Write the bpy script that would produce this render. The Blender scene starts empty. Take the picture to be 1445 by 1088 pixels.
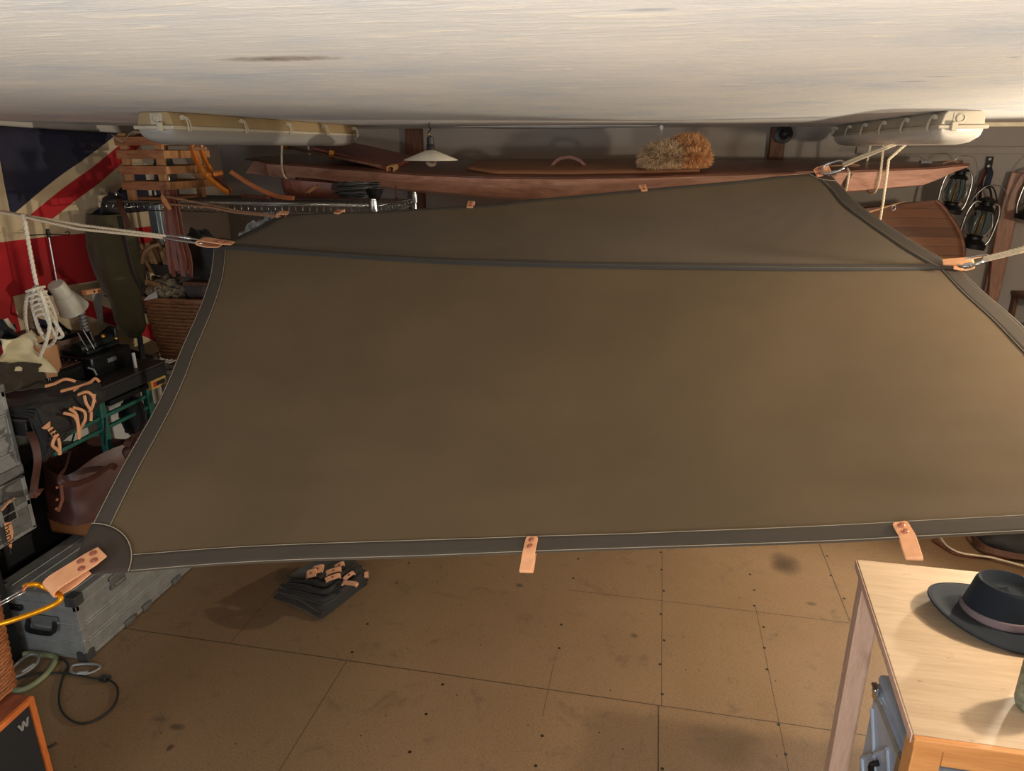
import bpy, bmesh, math, random
from mathutils import Vector, Matrix, noise
V = Vector
PI = math.pi
C = bpy.context.scene.collection
sc = bpy.context.scene

# ------------------------------------------------------------------ camera
F = 1003.0; PITCH = math.radians(18.47); YAW = math.radians(11.4); EYE = 2.10
cam_d = bpy.data.cameras.new('camera'); cam = bpy.data.objects.new('camera', cam_d); C.objects.link(cam)
cam_d.sensor_fit = 'HORIZONTAL'; cam_d.sensor_width = 36.0; cam_d.lens = 36.0*F/1445.0
cam_d.clip_start = 0.02; cam_d.clip_end = 50
cam.location = (0, 0, EYE); cam.rotation_euler = (PI/2-PITCH, 0, YAW)
sc.camera = cam
# ------------------------------------------------------------------ light and exposure
sc.view_settings.view_transform = 'Standard'; sc.view_settings.look = 'None'
sc.view_settings.gamma = 1.0; sc.view_settings.use_curve_mapping = False
sc.view_settings.exposure = 0.78
world = bpy.data.worlds.new('room_air'); sc.world = world; world.use_nodes = True
world.node_tree.nodes['Background'].inputs[0].default_value = (0.75, 0.85, 1.0, 1)
world.node_tree.nodes['Background'].inputs[1].default_value = 0.05

def lamp(name, typ, loc, energy, color, size=0.1, aim=None, spread=None, size_y=None):
    d = bpy.data.lights.new(name, typ); o = bpy.data.objects.new(name, d); C.objects.link(o)
    o.location = loc; d.energy = energy; d.color = color
    if typ == 'AREA':
        d.size = size
        if size_y: d.shape = 'RECTANGLE'; d.size_y = size_y
        if spread: d.spread = spread
    else: d.shadow_soft_size = size
    if typ == 'SPOT': d.spot_size = spread; d.spot_blend = 0.6
    if aim is not None: o.rotation_euler = (V(aim)-V(loc)).to_track_quat('-Z', 'Y').to_euler()
    return o
# the work lamp standing on the right, out of frame, a little under the ceiling
lamp('work_lamp', 'POINT', (1.74, 1.95, 1.97), 46, (1.0, 0.84, 0.64), 0.05)
lamp('flood_lamp', 'SPOT', (2.45, 3.95, 1.50), 150, (1.0, 0.88, 0.70), 0.05, (-.9, 1.6, .6), math.radians(104))
# a second room lamp behind the photographer and an added pale daylight fill, no opening built
lamp('room_lamp', 'POINT', (0.2, -0.25, 1.40), 46, (1.0, 0.93, 0.84), 0.12)
lamp('daylight_fill', 'AREA', (-1.9, -1.6, 1.15), 24, (0.72, 0.86, 1.0), 1.2, (0.6, 2.2, 1.1), None, 1.4)

# ------------------------------------------------------------------ picture point -> place
_ca, _sa, _cp, _sp = math.cos(YAW), math.sin(YAW), math.cos(PITCH), math.sin(PITCH)
def ray(px, py):
    u = (px-722.5)/F; v = (544-py)/F
    z = v*_cp-_sp; f = _cp+v*_sp
    return V((u*_ca-f*_sa, u*_sa+f*_ca, z))
def at_z(px, py, Z): r = ray(px, py); return r*((Z-EYE)/r.z)+V((0, 0, EYE))
def at_y(px, py, Y): r = ray(px, py); return r*(Y/r.y)+V((0, 0, EYE))
def at_x(px, py, X): r = ray(px, py); return r*(X/r.x)+V((0, 0, EYE))

# ------------------------------------------------------------------ mesh builder
def origin(o):
    p = V((0, 0, 0))
    while o is not None: p += o.location; o = o.parent
    return p
class MB:
    def __init__(s): s.v = []; s.f = []; s.m = []; s.uv = None
    def add(s, vs, fs, mi=0):
        b = len(s.v); s.v += [V(p) for p in vs]
        s.f += [tuple(i+b for i in f) for f in fs]; s.m += [mi]*len(fs); return s
    def box(s, c, d, R=None, mi=0):
        c = V(c); x, y, z = [q/2 for q in d]
        vs = [V((a*x, b*y, e*z)) for a in (-1, 1) for b in (-1, 1) for e in (-1, 1)]
        if R is not None: vs = [R @ p for p in vs]
        return s.add([p+c for p in vs], [(0, 1, 3, 2), (4, 6, 7, 5), (0, 4, 5, 1), (2, 3, 7, 6), (0, 2, 6, 4), (1, 5, 7, 3)], mi)
    def bb(s, lo, hi, mi=0):
        lo, hi = V(lo), V(hi); return s.box((lo+hi)/2, hi-lo, None, mi)
    def tube(s, pts, r, n=8, closed=False, mi=0, flat=1.0, up=None):
        pts = [V(p) for p in pts]; N = len(pts)
        rs = r if isinstance(r, (list, tuple)) else [r]*N
        T = []
        for i in range(N):
            a = pts[(i-1) % N] if (closed or i > 0) else pts[i]
            b = pts[(i+1) % N] if (closed or i < N-1) else pts[i]
            t = b-a; T.append(t.normalized() if t.length > 1e-9 else V((0, 0, 1)))
        u = V(up) if up is not None else (V((0, 0, 1)) if abs(T[0].z) < 0.9 else V((1, 0, 0)))
        u = (u-T[0]*u.dot(T[0])).normalized(); vs = []
        for i in range(N):
            if i: u = (u-T[i]*u.dot(T[i])); u = u.normalized() if u.length > 1e-6 else V((1, 0, 0))
            w = T[i].cross(u)
            for k in range(n):
                a = 2*PI*k/n
                vs.append(pts[i]+(u*math.cos(a)*flat+w*math.sin(a))*rs[i])
        fs = []
        for i in range(N if closed else N-1):
            j = (i+1) % N
            for k in range(n):
                k2 = (k+1) % n; fs.append((i*n+k, i*n+k2, j*n+k2, j*n+k))
        if not closed:
            fs.append(tuple(range(n-1, -1, -1))); fs.append(tuple((N-1)*n+k for k in range(n)))
        return s.add(vs, fs, mi)
    def lathe(s, prof, c=(0, 0, 0), n=24, R=None, mi=0, sx=1, sy=1):
        c = V(c); vs = []; fs = []
        for (r, z) in prof:
            for k in range(n):
                a = 2*PI*k/n; p = V((r*math.cos(a)*sx, r*math.sin(a)*sy, z))
                vs.append((R @ p if R is not None else p)+c)
        for i in range(len(prof)-1):
            for k in range(n):
                k2 = (k+1) % n; fs.append((i*n+k, i*n+k2, (i+1)*n+k2, (i+1)*n+k))
        fs.append(tuple(range(n-1, -1, -1))); fs.append(tuple((len(prof)-1)*n+k for k in range(n)))
        return s.add(vs, fs, mi)
    def grid(s, fn, nu, nv, mi=0, uvfn=None):
        vs = [fn(i/nu, j/nv) for j in range(nv+1) for i in range(nu+1)]
        W = nu+1
        fs = [(j*W+i, j*W+i+1, (j+1)*W+i+1, (j+1)*W+i) for j in range(nv) for i in range(nu)]
        if uvfn: s.uv = [uvfn(i/nu, j/nv) for j in range(nv+1) for i in range(nu+1)]
        return s.add(vs, fs, mi)
    def strip(s, pts, wid, th, side, mi=0):
        """a strap of width wid and thickness th along pts; side = its width direction (one or one per point)"""
        pts = [V(p) for p in pts]; N = len(pts); vs = []
        for i in range(N):
            t = (pts[min(i+1, N-1)]-pts[max(i-1, 0)]).normalized()
            sd = V(side[i]) if isinstance(side, list) else V(side)
            sd = (sd-t*sd.dot(t)).normalized(); nn = t.cross(sd)
            w = wid[i] if isinstance(wid, list) else wid
            for a, b in ((-1, -1), (1, -1), (1, 1), (-1, 1)):
                vs.append(pts[i]+sd*a*w/2+nn*b*th/2)
        fs = []
        for i in range(N-1):
            for k in range(4):
                k2 = (k+1) % 4; fs.append((i*4+k, i*4+k2, i*4+4+k2, i*4+4+k))
        fs += [(3, 2, 1, 0), tuple((N-1)*4+k for k in range(4))]
        return s.add(vs, fs, mi)
    def prism(s, poly, vec, mi=0):
        n = len(poly); poly = [V(p) for p in poly]; vec = V(vec)
        vs = poly+[p+vec for p in poly]
        fs = [tuple(range(n-1, -1, -1)), tuple(range(n, 2*n))]
        fs += [(i, (i+1) % n, n+(i+1) % n, n+i) for i in range(n)]
        return s.add(vs, fs, mi)
    def blob(s, c, rad, amp=0.15, fr=2.0, seed=0, nu=28, nv=16, R=None, floor=None, mi=0):
        c = V(c)
        def fn(u, v):
            a = 2*PI*u; b = -PI/2+PI*v
            d = V((math.cos(a)*math.cos(b), math.sin(a)*math.cos(b), math.sin(b)))
            k = 1+amp*noise.noise(d*fr+V((seed*7.3, seed*3.1, seed)))+amp*.4*noise.noise(d*fr*3+V((seed, 0, 9)))
            p = V((d.x*rad[0]*k, d.y*rad[1]*k, d.z*rad[2]*k))
            if R is not None: p = R @ p
            p = p+c
            if floor is not None and p.z < floor: p.z = floor
            return p
        return s.grid(fn, nu, nv, mi)
    def build(s, name, mats, parent=None, ang=40, bevel=0, solid=0, sub=0, seg=2, off=0, fix=True):
        me = bpy.data.meshes.new(name); o0 = origin(parent) if parent is not None else V((0, 0, 0))
        me.from_pydata([tuple(p-o0) for p in s.v], [], s.f)
        if not isinstance(mats, (list, tuple)): mats = [mats]
        for m in mats: me.materials.append(m)
        me.polygons.foreach_set('material_index', s.m)
        if s.uv:
            ul = me.uv_layers.new(name='UVMap')
            for lp in me.loops: ul.data[lp.index].uv = s.uv[lp.vertex_index]
        if fix:
            bm = bmesh.new(); bm.from_mesh(me)
            bmesh.ops.recalc_face_normals(bm, faces=bm.faces); bm.to_mesh(me); bm.free()
        me.shade_smooth()
        if ang < 180: me.set_sharp_from_angle(angle=math.radians(ang))
        o = bpy.data.objects.new(name, me); C.objects.link(o)
        if parent is not None: o.parent = parent
        if bevel:
            b = o.modifiers.new('bevel', 'BEVEL'); b.width = bevel; b.segments = seg; b.limit_method = 'ANGLE'; b.angle_limit = math.radians(50)
        if solid:
            b = o.modifiers.new('solid', 'SOLIDIFY'); b.thickness = solid; b.offset = off
        if sub:
            b = o.modifiers.new('sub', 'SUBSURF'); b.levels = sub; b.render_levels = sub
        return o

def tag(o, label, cat, group=None, kind=None):
    o['label'] = label; o['category'] = cat
    if group: o['group'] = group
    if kind: o['kind'] = kind
    return o
def thing(name, label, cat, loc=(0, 0, 0), group=None):
    o = bpy.data.objects.new(name, None); C.objects.link(o); o.location = loc; o.empty_display_size = .05
    return tag(o, label, cat, group)
def struct(o): o['kind'] = 'structure'; return o
def copy_tree(o, parent=None):
    c = o.copy(); C.objects.link(c)
    if parent is not None: c.parent = parent
    for ch in list(o.children): copy_tree(ch, c)
    return c
def Rz(a): return Matrix.Rotation(a, 3, 'Z')
def Rx(a): return Matrix.Rotation(a, 3, 'X')
def Ry(a): return Matrix.Rotation(a, 3, 'Y')
def zto(d): return V(d).normalized().to_track_quat('Z', 'Y').to_matrix()
def lerp(a, b, t): return a+(b-a)*t
def smooth_path(pts, n=8):
    """Catmull-Rom through pts"""
    P = [V(p) for p in pts]; out = []
    for i in range(len(P)-1):
        p0 = P[max(i-1, 0)]; p1 = P[i]; p2 = P[i+1]; p3 = P[min(i+2, len(P)-1)]
        for k in range(n):
            t = k/n
            out.append(.5*((2*p1)+(p2-p0)*t+(2*p0-5*p1+4*p2-p3)*t*t+(3*p1-p0-3*p2+p3)*t**3))
    out.append(P[-1]); return out
def arc(c, r, a0, a1, n, ux, uy):
    c, ux, uy = V(c), V(ux), V(uy)
    return [c+ux*r*math.cos(lerp(a0, a1, i/n))+uy*r*math.sin(lerp(a0, a1, i/n)) for i in range(n+1)]
def oval(c, ax, by, n=24):
    """closed stadium/ellipse ring points with half axes vectors ax, by"""
    c, ax, by = V(c), V(ax), V(by); out = []
    for k in range(n):
        a = 2*PI*k/n; x, y = math.cos(a), math.sin(a)
        e = .62; out.append(c+ax*math.copysign(abs(x)**e, x)+by*math.copysign(abs(y)**e, y))
    return out
def rope_mb(mb, pts, r, pitch=None, strands=3, n=6, step=None):
    """a laid rope: twisted strands along pts"""
    P = [V(p) for p in pts]; L = [0]
    for a, b in zip(P, P[1:]): L.append(L[-1]+(b-a).length)
    pitch = pitch or r*7; step = step or pitch/7
    m = max(2, int(L[-1]/step)); Q = []; k = 0
    for i in range(m+1):
        d = L[-1]*i/m
        while k < len(P)-2 and L[k+1] < d: k += 1
        t = (d-L[k])/max(1e-9, L[k+1]-L[k]); Q.append(P[k].lerp(P[k+1], t))
    u = V((0, 0, 1)) if abs((Q[1]-Q[0]).normalized().z) < .9 else V((1, 0, 0)); fr = []
    for i in range(m+1):
        t = (Q[min(i+1, m)]-Q[max(i-1, 0)]).normalized(); u = (u-t*u.dot(t)).normalized(); fr.append((u.copy(), t.cross(u)))
    for s in range(strands):
        pp = []
        for i in range(m+1):
            a = 2*PI*(i*L[-1]/m/pitch+s/strands)
            pp.append(Q[i]+(fr[i][0]*math.cos(a)+fr[i][1]*math.sin(a))*r*.5)
        mb.tube(pp, r*.56, n)
    return mb
def text_obj(name, body, size, M, mat, parent, ext=0.0006):
    cu = bpy.data.curves.new(name, 'FONT'); cu.body = body; cu.size = size; cu.extrude = ext
    cu.align_x = 'CENTER'; cu.align_y = 'CENTER'; cu.materials.append(mat)
    tmp = bpy.data.objects.new(name, cu); C.objects.link(tmp); me = bpy.data.meshes.new_from_object(tmp.evaluated_get(bpy.context.evaluated_depsgraph_get())); bpy.data.objects.remove(tmp)
    o = bpy.data.objects.new(name, me); C.objects.link(o); o.parent = parent
    Mm = M.copy(); Mm.translation = M.translation-origin(parent); o.matrix_local = Mm
    return o

# ------------------------------------------------------------------ materials
def lin(c): return tuple((x/12.92 if x <= .04045 else ((x+.055)/1.055)**2.4) for x in [q/255 for q in c])+(1,)
class NT:
    def __init__(s, name):
        s.m = bpy.data.materials.new(name); s.m.use_nodes = True; s.t = s.m.node_tree
        s.b = s.t.nodes['Principled BSDF']
    def n(s, typ, **kw):
        o = s.t.nodes.new(typ)
        for k, v in kw.items(): setattr(o, k, v)
        return o
    def put(s, sock, v):
        if hasattr(v, 'is_output') or hasattr(v, 'links'): s.t.links.new(v, sock)
        else: sock.default_value = v
    def math(s, op, a, b=0.0, c=None):
        o = s.n('ShaderNodeMath', operation=op); s.put(o.inputs[0], a); s.put(o.inputs[1], b)
        if c is not None: s.put(o.inputs[2], c)
        return o.outputs[0]
    def mix(s, f, a, b, mode='MIX'):
        o = s.n('ShaderNodeMix', data_type='RGBA', blend_type=mode)
        s.put(o.inputs['Factor'], f); s.put(o.inputs[6], a); s.put(o.inputs[7], b); return o.outputs[2]
    def coord(s, kind='Object', scale=(1, 1, 1), rot=(0, 0, 0)):
        tc = s.n('ShaderNodeTexCoord'); mp = s.n('ShaderNodeMapping')
        s.t.links.new(tc.outputs[kind], mp.inputs[0]); mp.inputs['Scale'].default_value = scale; mp.inputs['Rotation'].default_value = rot
        return mp.outputs[0]
    def noise(s, vec, scale, detail=4, rough=.55, dist=0):
        o = s.n('ShaderNodeTexNoise'); s.t.links.new(vec, o.inputs['Vector'])
        o.inputs['Scale'].default_value = scale; o.inputs['Detail'].default_value = detail
        o.inputs['Roughness'].default_value = rough; o.inputs['Distortion'].default_value = dist; return o.outputs[0]
    def ramp(s, f, stops):
        o = s.n('ShaderNodeValToRGB'); s.t.links.new(f, o.inputs[0]); e = o.color_ramp.elements
        while len(e) < len(stops): e.new(.5)
        for i, (p, c) in enumerate(stops):
            e[i].position = p; e[i].color = c if len(c) == 4 else tuple(c)+(1,)
        return o.outputs[0]
    def bump(s, h, strength=.3, dist=.01, prev=None):
        o = s.n('ShaderNodeBump'); s.t.links.new(h, o.inputs['Height']); o.inputs['Strength'].default_value = strength
        o.inputs['Distance'].default_value = dist
        if prev is not None: s.t.links.new(prev, o.inputs['Normal'])
        return o.outputs[0]
    def set(s, **kw):
        for k, v in kw.items(): s.put(s.b.inputs[k.replace('_', ' ')], v)
        return s.m
def M_plain(name, rgb, rough=.6, metal=0.0, var=.18, scale=30, bump=.15, bdist=.002, stretch=(1, 1, 1), spec=.5, sheen=0):
    k = NT(name); co = k.coord('Object', stretch); nz = k.noise(co, scale, 5)
    c = lin(rgb); d = tuple(x*(1-var) for x in c[:3])+(1,); e = tuple(min(1, x*(1+var)) for x in c[:3])+(1,)
    k.set(Base_Color=k.ramp(nz, [(.3, d), (.7, e)]), Roughness=rough, Metallic=metal)
    k.b.inputs['Specular IOR Level'].default_value = spec
    if sheen: k.b.inputs['Sheen Weight'].default_value = sheen
    if bump: k.set(Normal=k.bump(nz, bump, bdist))
    return k.m
def M_wood(name, a, b, rough=.5, scale=6, stretch=(1, 12, 12), bump=.1, dist=1.5, coat=0):
    k = NT(name); co = k.coord('Object', stretch)
    n1 = k.noise(co, scale, 6, .6, dist); n2 = k.noise(co, scale*6, 3)
    f = k.math('ADD', k.math('MULTIPLY', n1, .75), k.math('MULTIPLY', n2, .25))
    k.set(Base_Color=k.ramp(f, [(.36, lin(a)), (.62, lin(b))]), Roughness=rough, Normal=k.bump(f, bump, .002))
    if coat: k.b.inputs['Coat Weight'].default_value = coat; k.b.inputs['Coat Roughness'].default_value = .15
    return k.m
def M_fabric(name, rgb, rough=.85, weave=900, var=.12, bump=.25, sheen=.15, wr=0):
    k = NT(name); co = k.coord('Object'); n1 = k.noise(co, 5, 5); n2 = k.noise(co, weave, 2)
    c = lin(rgb); d = tuple(x*(1-var) for x in c[:3])+(1,); e = tuple(min(1, x*(1+var)) for x in c[:3])+(1,)
    nb = k.bump(n2, bump, .0008)
    if wr: nb = k.bump(k.noise(k.coord('Object', (1, 1, 1)), 9, 4), wr, .02, nb)
    k.set(Base_Color=k.ramp(n1, [(.3, d), (.7, e)]), Roughness=rough, Normal=nb)
    k.b.inputs['Sheen Weight'].default_value = sheen; k.b.inputs['Specular IOR Level'].default_value = .25
    return k.m
m_leather = M_plain('veg_tan_leather', (226, 164, 120), .55, 0, .08, 40, .12, .001)
m_leather_d = M_plain('brown_leather', (78, 46, 38), .45, 0, .25, 14, .2, .003)
m_red_leather = M_plain('red_brown_leather', (112, 62, 46), .55, 0, .2, 20, .2, .002)
m_alu = M_plain('scuffed_aluminium', (156, 156, 152), .45, .4, .16, 18, .08, .001)
m_alu_d = M_plain('dull_aluminium', (118, 118, 115), .5, .4, .2, 22, .08, .001)
m_steel = M_plain('polished_steel', (205, 208, 212), .18, 1.0, .05, 20, 0)
m_chrome = M_plain('chrome_wire', (150, 152, 150), .25, 1.0, .1, 20, 0)
m_black = M_plain('black_plastic', (24, 24, 25), .45, 0, .2, 30, .05)
m_iron = M_plain('black_iron', (30, 30, 32), .4, .6, .25, 30, .1)
m_copper = M_plain('copper_rivet', (190, 122, 98), .35, .6, .15, 60, .1)
m_brass = M_plain('brass', (196, 140, 60), .3, .9, .15, 40, .05)
m_thread = M_plain('pale_thread', (166, 152, 130), .8, 0, .1, 200, 0)
m_rope = M_plain('cream_rope', (216, 200, 172), .9, 0, .12, 120, .3, .001, spec=.2)
m_rope_w = M_plain('white_rope', (222, 214, 196), .9, 0, .1, 120, .3, .001, spec=.2)
m_cord_d = M_plain('tan_cord', (150, 116, 90), .9, 0, .15, 120, .3, .001, spec=.2)
m_canvas_blk = M_fabric('black_waxed_canvas', (40, 38, 36), .6, 700, .25, .2, .1, .25)
m_wicker = M_wood('willow', (120, 66, 34), (176, 112, 66), .55, 14, (1, 1, 4), .15)
m_wicker_d = M_wood('dark_willow', (96, 60, 36), (142, 96, 60), .6, 14, (1, 1, 4), .15)
m_white_pl = M_plain('white_plastic', (214, 214, 210), .45, 0, .05, 8, .03)

# ================================================================== the room
CEIL = 2.22; BACK = 4.75; LEFT = -3.05; RIGHT = 3.2; FRONT = -2.6
def floor_mat():
    k = NT('oiled_chipboard'); co = k.coord('Object')
    sep = k.n('ShaderNodeSeparateXYZ'); k.t.links.new(co, sep.inputs[0]); X, Y = sep.outputs[0], sep.outputs[1]
    big = k.noise(co, 1.6, 5, .6); chips = k.noise(co, 170, 3, .7); chips2 = k.noise(k.coord('Object', (1, 2.2, 1), (0, 0, .6)), 90, 3, .6); st = k.noise(co, 6, 6, .7, .5)
    base = k.ramp(big, [(.3, lin((114, 92, 67))), (.7, lin((132, 107, 80)))])
    base = k.mix(k.ramp(chips, [(.35, (0, 0, 0)), (.75, (1, 1, 1))]), base, lin((150, 118, 84)))
    base = k.mix(k.math('MULTIPLY', k.ramp(chips2, [(.52, (0, 0, 0)), (.7, (1, 1, 1))]), .55), base, lin((84, 60, 40)))
    base = k.mix(k.math('MULTIPLY', k.ramp(st, [(.56, (0, 0, 0)), (.8, (1, 1, 1))]), .55), base, lin((62, 46, 34)))
    tot = None
    def lines(u, u0, v, v0, v1, w):
        a = k.math('LESS_THAN', k.math('ABSOLUTE', k.math('SUBTRACT', u, u0)), w)
        b = k.math('MULTIPLY', k.math('GREATER_THAN', v, v0), k.math('LESS_THAN', v, v1))
        return k.math('MULTIPLY', a, b)
    jx = k.math('ADD', X, k.math('MULTIPLY', k.math('SUBTRACT', st, .5), .004)); jy = k.math('ADD', Y, k.math('MULTIPLY', k.math('SUBTRACT', st, .5), .006))
    for (u, u0, v, a, b, w) in ((jx, .121, Y, -3, 2.345, .0028), (jx, .133, Y, 2.345, 5, .0013), (jx, .576, Y, 1.9, 3.1, .0013), (jx, -.322, Y, 2.2, 2.5, .0012),
                                (jx, .995, Y, 3.06, 5, .0022), (jy, 2.346, X, -4, 1.4, .0024), (jy, 3.05, X, -.33, 2, .0018), (jx, -1.2, Y, -3, 2.345, .0015), (jx, -1.76, Y, 2.345, 4, .0015)):
        q = lines(u, u0, v, a, b, w); tot = q if tot is None else k.math('MAXIMUM', tot, q)
    base = k.mix(k.math('MULTIPLY', tot, .8), base, lin((38, 28, 20)))
    def spot(px, py, rx, ry, s):
        p = at_z(px, py, 0)
        dx = k.math('DIVIDE', k.math('SUBTRACT', X, p.x), rx); dy = k.math('DIVIDE', k.math('SUBTRACT', Y, p.y), ry)
        d = k.math('ADD', k.math('MULTIPLY', dx, dx), k.math('MULTIPLY', dy, dy))
        d = k.math('ADD', d, k.math('MULTIPLY', k.math('SUBTRACT', st, .5), 1.6))
        return k.math('MULTIPLY', k.math('SUBTRACT', 1, k.math('SMOOTH_MIN', d, 1, .2)), s*.6)
    for a in ((1108, 796, .09, .13, 1.2), (733, 826, .025, .02, 1.2), (1024, 1050, .16, .12, .5), (250, 1026, .04, .02, 1.2), (225, 1015, .04, .02, .8), (240, 1055, .014, .02, 1.2), (1145, 852, .03, .02, 1.0), (895, 897, .02, .02, .9)):
        base = k.mix(k.math('MAXIMUM', spot(*a), 0), base, lin((50, 38, 32)))
    return k.set(Base_Color=base, Roughness=k.ramp(st, [(.3, (.42,)*3), (.7, (.62,)*3)]), Normal=k.bump(chips, .12, .0015))
m_screw = M_plain('screw_hole', (26, 20, 16), .6, 0, .1, 30, 0)
f = MB().bb((LEFT-.1, FRONT-.1, -.1), (RIGHT+.1, BACK+.1, 0))
rnd = random.Random(4)
for x0, y0, y1 in ((.133, .9, 4.6), (.582, .9, 3.4), (-.318, .9, 3.4), (1.0, 2.9, 4.6), (-.76, .9, 2.3), (-1.2, 2.4, 3.2)):
    y = y0
    while y < y1:
        if rnd.random() < .85:
            f.lathe([(.0065, 0), (.0065, .0006)], (x0+rnd.uniform(-.012, .012), y, 0), 10, mi=1)
        y += rnd.uniform(.13, .2)
for k in range(60):
    f.lathe([(.003, 0), (.003, .0006)], (rnd.uniform(-2, 1.3), rnd.uniform(1.6, 3.2), 0), 6, mi=1)
struct(f.build('floor', [floor_mat(), m_screw], ang=30))

def ceil_mat():
    k = NT('brushed_limewash'); co = k.coord('Object')
    n1 = k.noise(k.coord('Object', (1, 1.25, 1), (0, 0, .12)), 2.6, 6, .65, .3)
    n2 = k.noise(k.coord('Object', (1, 5, 1), (0, 0, -.22)), 9, 5, .7, .5)
    n3 = k.noise(co, 60, 4, .7)
    base = k.ramp(n1, [(.3, lin((194, 200, 206))), (.5, lin((216, 214, 210))), (.72, lin((228, 223, 214)))])
    base = k.mix(k.math('MULTIPLY', k.ramp(n2, [(.56, (0, 0, 0)), (.66, (1, 1, 1))]), .75), base, lin((244, 236, 216)))
    sep = k.n('ShaderNodeSeparateXYZ'); k.t.links.new(co, sep.inputs[0]); X, Y = sep.outputs[0], sep.outputs[1]
    for (px, py, rx, ry, s, col) in ((396, 83, .105, .035, .75, (120, 104, 86)), (1290, 115, .035, .012, .8, (120, 136, 150)), (1325, 108, .03, .01, .8, (120, 136, 150)), (912, 14, .03, .012, .5, (140, 152, 165)), (1035, 122, .035, .02, .35, (130, 140, 150)), (1430, 81, .012, .01, .7, (120, 130, 140))):
        p = at_z(px, py, CEIL)
        dx = k.math('DIVIDE', k.math('SUBTRACT', X, p.x), rx); dy = k.math('DIVIDE', k.math('SUBTRACT', Y, p.y), ry)
        d = k.math('ADD', k.math('ADD', k.math('MULTIPLY', dx, dx), k.math('MULTIPLY', dy, dy)), k.math('MULTIPLY', k.math('SUBTRACT', n3, .5), 1.5))
        base = k.mix(k.math('MULTIPLY', k.math('MAXIMUM', k.math('SUBTRACT', 1, d), 0), s), base, lin(col))
    h = k.math('ADD', k.math('MULTIPLY', n2, 1.2), k.math('MULTIPLY', n3, .35))
    return k.set(Base_Color=base, Roughness=.8, Normal=k.bump(h, .5, .008))
m_ceil = ceil_mat()
struct(MB().bb((LEFT-.1, FRONT-.1, CEIL), (RIGHT+.1, BACK+.1, CEIL+.1)).build('ceiling', m_ceil))
def wall_mat(name, rgb):
    k = NT(name); co = k.coord('Object'); n1 = k.noise(co, 1.3, 6, .6, .3); n2 = k.noise(co, 40, 4)
    a = lin(rgb); b = tuple(x*.84 for x in a[:3])+(1,)
    return k.set(Base_Color=k.ramp(n1, [(.3, b), (.65, a)]), Roughness=.85, Normal=k.bump(n2, .2, .003))
m_wall = wall_mat('painted_plaster', (154, 146, 139)); m_wall_l = wall_mat('pale_plaster', (208, 200, 188))
struct(MB().bb((LEFT-.1, BACK, 0), (RIGHT+.1, BACK+.1, CEIL)).build('wall_back', m_wall))
struct(MB().bb((LEFT-.1, FRONT, 0), (LEFT, BACK, CEIL)).build('wall_left', m_wall_l))
struct(MB().bb((RIGHT, FRONT, 0), (RIGHT+.1, BACK, CEIL)).build('wall_right', m_wall))
struct(MB().bb((LEFT-.1, FRONT-.1, 0), (RIGHT+.1, FRONT, CEIL)).build('wall_front', m_wall))
m_post = M_wood('old_brown_timber', (74, 46, 34), (112, 74, 54), .7, 5, (8, 8, 1), .2)
for i, (pxa, pxb) in enumerate(((575, 597), (1087, 1108))):
    a = at_y(pxa, 185, BACK); b = at_y(pxb, 185, BACK)
    struct(MB().bb((a.x, BACK-.05, 0), (b.x, BACK+.005, CEIL)).build('trim_%d' % (i+1), m_post, bevel=.004))
# batten rail and conduit along the right end of the back wall
a = at_y(1365, 212, BACK)
struct(MB().bb((a.x-.6, BACK-.018, a.z-.02), (RIGHT, BACK+.005, a.z+.02)).build('trim_3', m_wall, bevel=.004))
m_pale_tim = M_wood('limed_timber', (196, 182, 150), (226, 214, 186), .8, 4, (1, 9, 9), .2)
p = at_y(1372, 183, 4.2)
struct(MB().bb((p.x, 4.12, CEIL-.02), (RIGHT, 4.2, CEIL+.005)).build('trim_4', m_pale_tim, bevel=.004))

# ================================================================== the tarpaulin
class Edge:
    def __init__(s, pts):
        P = smooth_path([at_y(*p) for p in pts], 10); s.P = P; s.L = [0]
        for a, b in zip(P, P[1:]): s.L.append(s.L[-1]+(b-a).length)
    def __call__(s, t):
        d = max(0, min(1, t))*s.L[-1]; lo, hi = 0, len(s.L)-1
        while hi-lo > 1:
            m = (lo+hi)//2
            if s.L[m] <= d: lo = m
            else: hi = m
        return s.P[lo].lerp(s.P[hi], (d-s.L[lo])/max(1e-9, s.L[hi]-s.L[lo]))
YR = 2.62
pL = (302, 350, YR); pR = (1352, 378, YR); pNL = (98, 812, 1.42); pNR = (1640, 742, 1.48); pBL = (394, 307, 3.0); pBR = (1166, 244, 3.72)
ridge = Edge([pL, (330, 349.5, YR), (420, 356, YR), (620, 368, YR), (800, 373.5, YR), (1000, 377, YR), (1200, 379, YR), pR])
left_f = Edge([pL, (297, 388.6, 2.50), (286, 424, 2.39), (275, 450.6, 2.31), (255, 495, 2.18), (237, 539, 2.05), (215, 584, 1.93), (172, 660, 1.73), (126, 750, 1.54), pNL])
right_f = Edge([pR, (1384, 409, 2.47), (1417, 437, 2.36), (1445, 462, 2.27), (1500, 518, 2.08), (1560, 590, 1.86), (1610, 670, 1.65), pNR])
near = Edge([pNL, (181, 808, 1.455), (260, 801.5, 1.49), (340, 796, 1.52), (440, 791.5, 1.55), (600, 786.5, 1.585), (738, 781, 1.6), (900, 775.5, 1.6), (1150, 767, 1.585), (1300, 759.5, 1.56), (1445, 752, 1.53), pNR])
left_b = Edge([pL, (343.6, 331, 2.76), (366, 320, 2.86), (382, 310.5, 2.95), pBL])
right_b = Edge([pR, (1330, 366, 2.68), (1294, 345, 2.86), (1245, 313, 3.14), (1209, 286.5, 3.4), (1190, 266, 3.58), pBR])
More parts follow.
